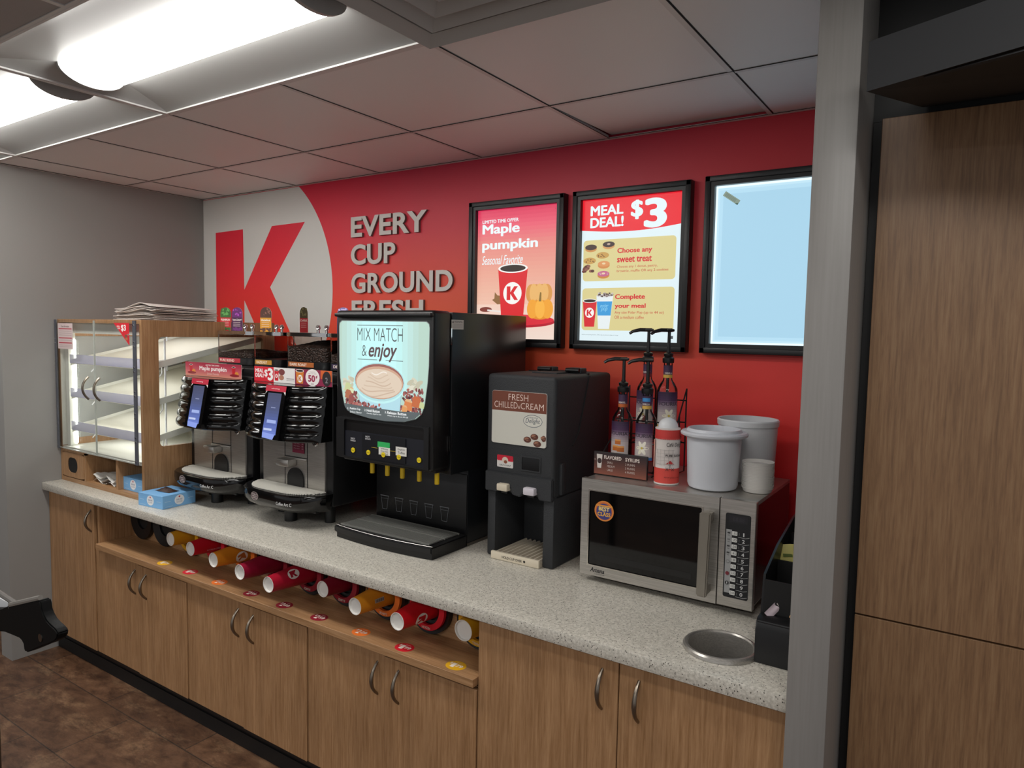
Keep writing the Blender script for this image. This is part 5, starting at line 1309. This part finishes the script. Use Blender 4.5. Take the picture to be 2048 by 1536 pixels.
def bowls():
    base = None; x, y = 3.391, -.362
    for k in range(19):
        if base is None:
            m = MB(); m.lathe([(.0, .0), (.040, .0), (.0415, .002), (.0445, .0120), (.0468, .0125), (.0466, .0138), (.0435, .0132), (.0405, .004), (.0, .0022)], (0, 0, 0), PAPERW, 'z', 32)
            base = m.build('paper_bowl', local=True); o = base
        else: o = base.copy(); COL.objects.link(o)
        o.location = (x + random.uniform(-.0006, .0006), y + random.uniform(-.0006, .0006), MT + .0006 + k * .0043)
        tag(o, 'white paper bowl in the stack at the right end of the microwave', 'bowl', 'stacked white paper bowls')
    base['label'] = 'bottom white paper bowl of the stack on the microwave'
    t = o; t.rotation_euler = (0, 0, 0)
    t['label'] = 'topmost white paper bowl of the stack on the microwave'
bowls()
def caddy():
    x0, x1 = 3.507, 3.6195; z = CT + .0006
    r = thing('condiment_caddy', 'tall black stepped condiment organizer beside the grey column', 'organizer', (3.56, -.5, CT))
    b = MB(); b.prism([(-.782, z), (-.782, .962), (-.776, .982), (-.762, .99), (-.735, .992), (-.735, z)], 'yz', x0, x1, BLACKM, .003)
    b.prism([(-.735, z), (-.735, 1.0), (-.722, 1.085), (-.60, 1.13), (-.42, 1.168), (-.30, 1.175), (-.30, z)], 'yz', x0, x0 + .006, BLACKM)
    b.box(x0, x1, -.30, -.29, z, 1.175, BLACKM); b.box(x0 + .006, x1, -.735, -.29, z, .93, BLACKM)
    b.build('organizer_body', r)
    for y, zt in ((-.735, 1.075), (-.60, 1.09), (-.45, 1.13)): MB().box(x0 + .006, x1, y, y + .006, .93, zt, BLACKT).build('divider', r)
    return r
caddy()
def packet(x, y, z, rx, rz, col, label, cat, name, w=.05, h=.07, ry=0.0):
    m = MB(); rows = [[(-w / 2 + w * j / 6, .004 * math.sin(j * 1.1) * (i / 6), h * i / 6) for j in range(7)] for i in range(7)]
    m.grid(rows, pr(col)); m.grid([[(p[0], p[1] + .0015, p[2]) for p in rw] for rw in rows][::-1], pr(col))
    a = Art((0, -.0022, 0), X, Z); a.rect(-w * .3, h * .5, w * .2, h * .62, '5a6a2a' if name == 'sweetener_packet' else 'c8c0bc')
    for fc, kk in zip(a.mb.f, a.mb.k): m.add([a.mb.v[i] for i in fc], [tuple(range(len(fc)))], a.mb.mats[kk])
    o = m.build(name, local=True); o.location = (x, y, z); o.rotation_euler = (rx, ry, rz); tag(o, label, cat, 'packets in the black organizer'); return o
packet(3.540, -.575, 1.060, -.5, .5, 'c9c070', 'yellow-green sweetener packet leaning out of the black organizer', 'packet', 'sweetener_packet')
packet(3.572, -.548, 1.058, -.6, .2, 'b8b468', 'second yellow-green sweetener packet behind the leaning one', 'packet', 'sweetener_packet')
packet(3.592, -.41, 1.125, -.2, .3, 'd0d4c0', 'pale green packet at the back of the black organizer', 'packet', 'sugar_packet', .035, .05)
packet(3.528, -.752, .990, -.35, .25, 'c8b8c0', 'pinkish white packet standing in the front of the organizer', 'packet', 'sugar_packet', .02, .075, .75)
packet(3.598, -.745, .994, -.6, -.3, 'c89a68', 'tan packet at the front right of the organizer', 'packet', 'sugar_packet', .045, .045)

# ================================================================== tall cabinet and dark fascia at the right
r = thing('tall_cabinet', 'tall wood cabinet at the far right beyond the grey column', 'cabinet', (4.3, -.4, 0))
MB().box(3.7225, 4.9, -.742, -.02, .001, 2.165, GAP).build('body', r)
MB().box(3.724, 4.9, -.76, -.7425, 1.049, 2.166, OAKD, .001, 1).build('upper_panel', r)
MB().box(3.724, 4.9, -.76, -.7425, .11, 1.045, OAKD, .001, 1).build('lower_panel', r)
struct(MB().box(3.7035, 4.9, -.735, -.69, 2.1665, H + .1, BLACKT), 'trim_1')
struct(MB().box(3.704, 3.722, -.735, -.70, 0.001, 2.166, BLACKT), 'trim_2')
r = thing('fascia_box', 'dark grey slanted fascia box above the tall wood cabinet', 'fascia', (3.737, -1.1, 2.125))
FG = mat('dark_grey_fascia', '1b1c1f', .7)
def fascia():
    dx, dy = math.cos(math.radians(-23.9)), math.sin(math.radians(-23.9)); L_ = .95
    A, B = (3.737, -1.1), (3.737 + dx * L_, -1.1 + dy * L_); zb, zt, zk = 2.125, 2.212, 2.178
    m = MB(); b0 = [(A[0], A[1], zb), (B[0], B[1], zb), (B[0], -.762, zk), (3.80, -.762, zk)]; t0 = [(A[0], A[1], zt), (B[0], B[1], zt), (B[0], -.762, zt), (3.80, -.762, zt)]
    m.add(b0 + t0, [(0, 1, 5, 4), (1, 2, 6, 5), (2, 3, 7, 6), (3, 0, 4, 7), (4, 5, 6, 7)], FG); m.add(b0, [(0, 3, 2, 1)], BLACKT); m.build('shell', r, smooth=0)
    m = MB(); n = (-dy * -.004, -dx * .004)
    q = [(A[0] + dx * .1, A[1] + dy * .1 + .008), (B[0], B[1] + .008)]
    m.add([(q[0][0], q[0][1], zb - .001), (q[1][0], q[1][1], zb - .022), (q[1][0], q[1][1] + .012, zb - .022), (q[0][0], q[0][1] + .012, zb - .001), (q[0][0], q[0][1], zb - .003 + .002), (q[1][0], q[1][1], zb - .006), (q[1][0], q[1][1] + .012, zb - .006), (q[0][0], q[0][1] + .012, zb)], [(0, 1, 5, 4), (1, 2, 6, 5), (2, 3, 7, 6), (0, 3, 2, 1), (4, 5, 6, 7)], FG); m.build('lower_lip', r, smooth=0)
fascia()

# black bracket of a rack in the left foreground
def bracket():
    y = -2.0
    r = thing('display_rack', 'black plastic rack bracket poking in at the lower left', 'rack', (2.30, y, 0))
    P = [(2.462, 1.155), (2.495, 1.170), (2.500, 1.168), (2.616, 1.209), (2.622, 1.209), (2.627, 1.203), (2.629, 1.194), (2.634, 1.188), (2.644, 1.181), (2.657, 1.177), (2.669, 1.175), (2.680, 1.172), (2.685, 1.167), (2.682, 1.159), (2.674, 1.152), (2.65, 1.140), (2.624, 1.129), (2.590, 1.113), (2.570, 1.104), (2.561, 1.102), (2.556, 1.106), (2.554, 1.115), (2.548, 1.119), (2.539, 1.121), (2.510, 1.119), (2.473, 1.116), (2.40, 1.10), (2.32, 1.08), (2.32, 1.12), (2.40, 1.14)]
    m = MB(); m.prism(P, 'xz', y, y + .018, mat('black_bracket_plastic', '030303', .6, 0.0, .15), .002); bo = m.build('bracket', r)
    q = MB(); q.tube([(2.497, y + .004, 1.172), (2.617, y + .004, 1.2125)], .0045, mat('worn_grey_edge', '77726c', .6), 8); q.build('worn_edge', bo)
    q = MB(); q.cyl((2.624, y - .0015, 1.145), .007, .003, STEELD, 'y', 14); q.build('screw', bo)
    q = MB(); q.tube([(2.30, y + .022, 1.172), (2.403, y + .022, 1.166), (2.478, y + .022, 1.161), (2.52, y + .020, 1.158)], .005, mat('grey_rail', '6c6864', .5), 8); q.build('rail', r)
    q = MB(); q.box(2.31, 2.432, y + .024, y + .028, 1.120, 1.154, WHITEP); q.build('white_strip', r)
    q = MB(); q.cyl((2.30, y + .03, .012), .02, 1.28, BLKMET, n=16); q.box(2.15, 2.36, y - .15, y + .2, .0006, .013, BLKMET); q.build('post', r)
bracket()
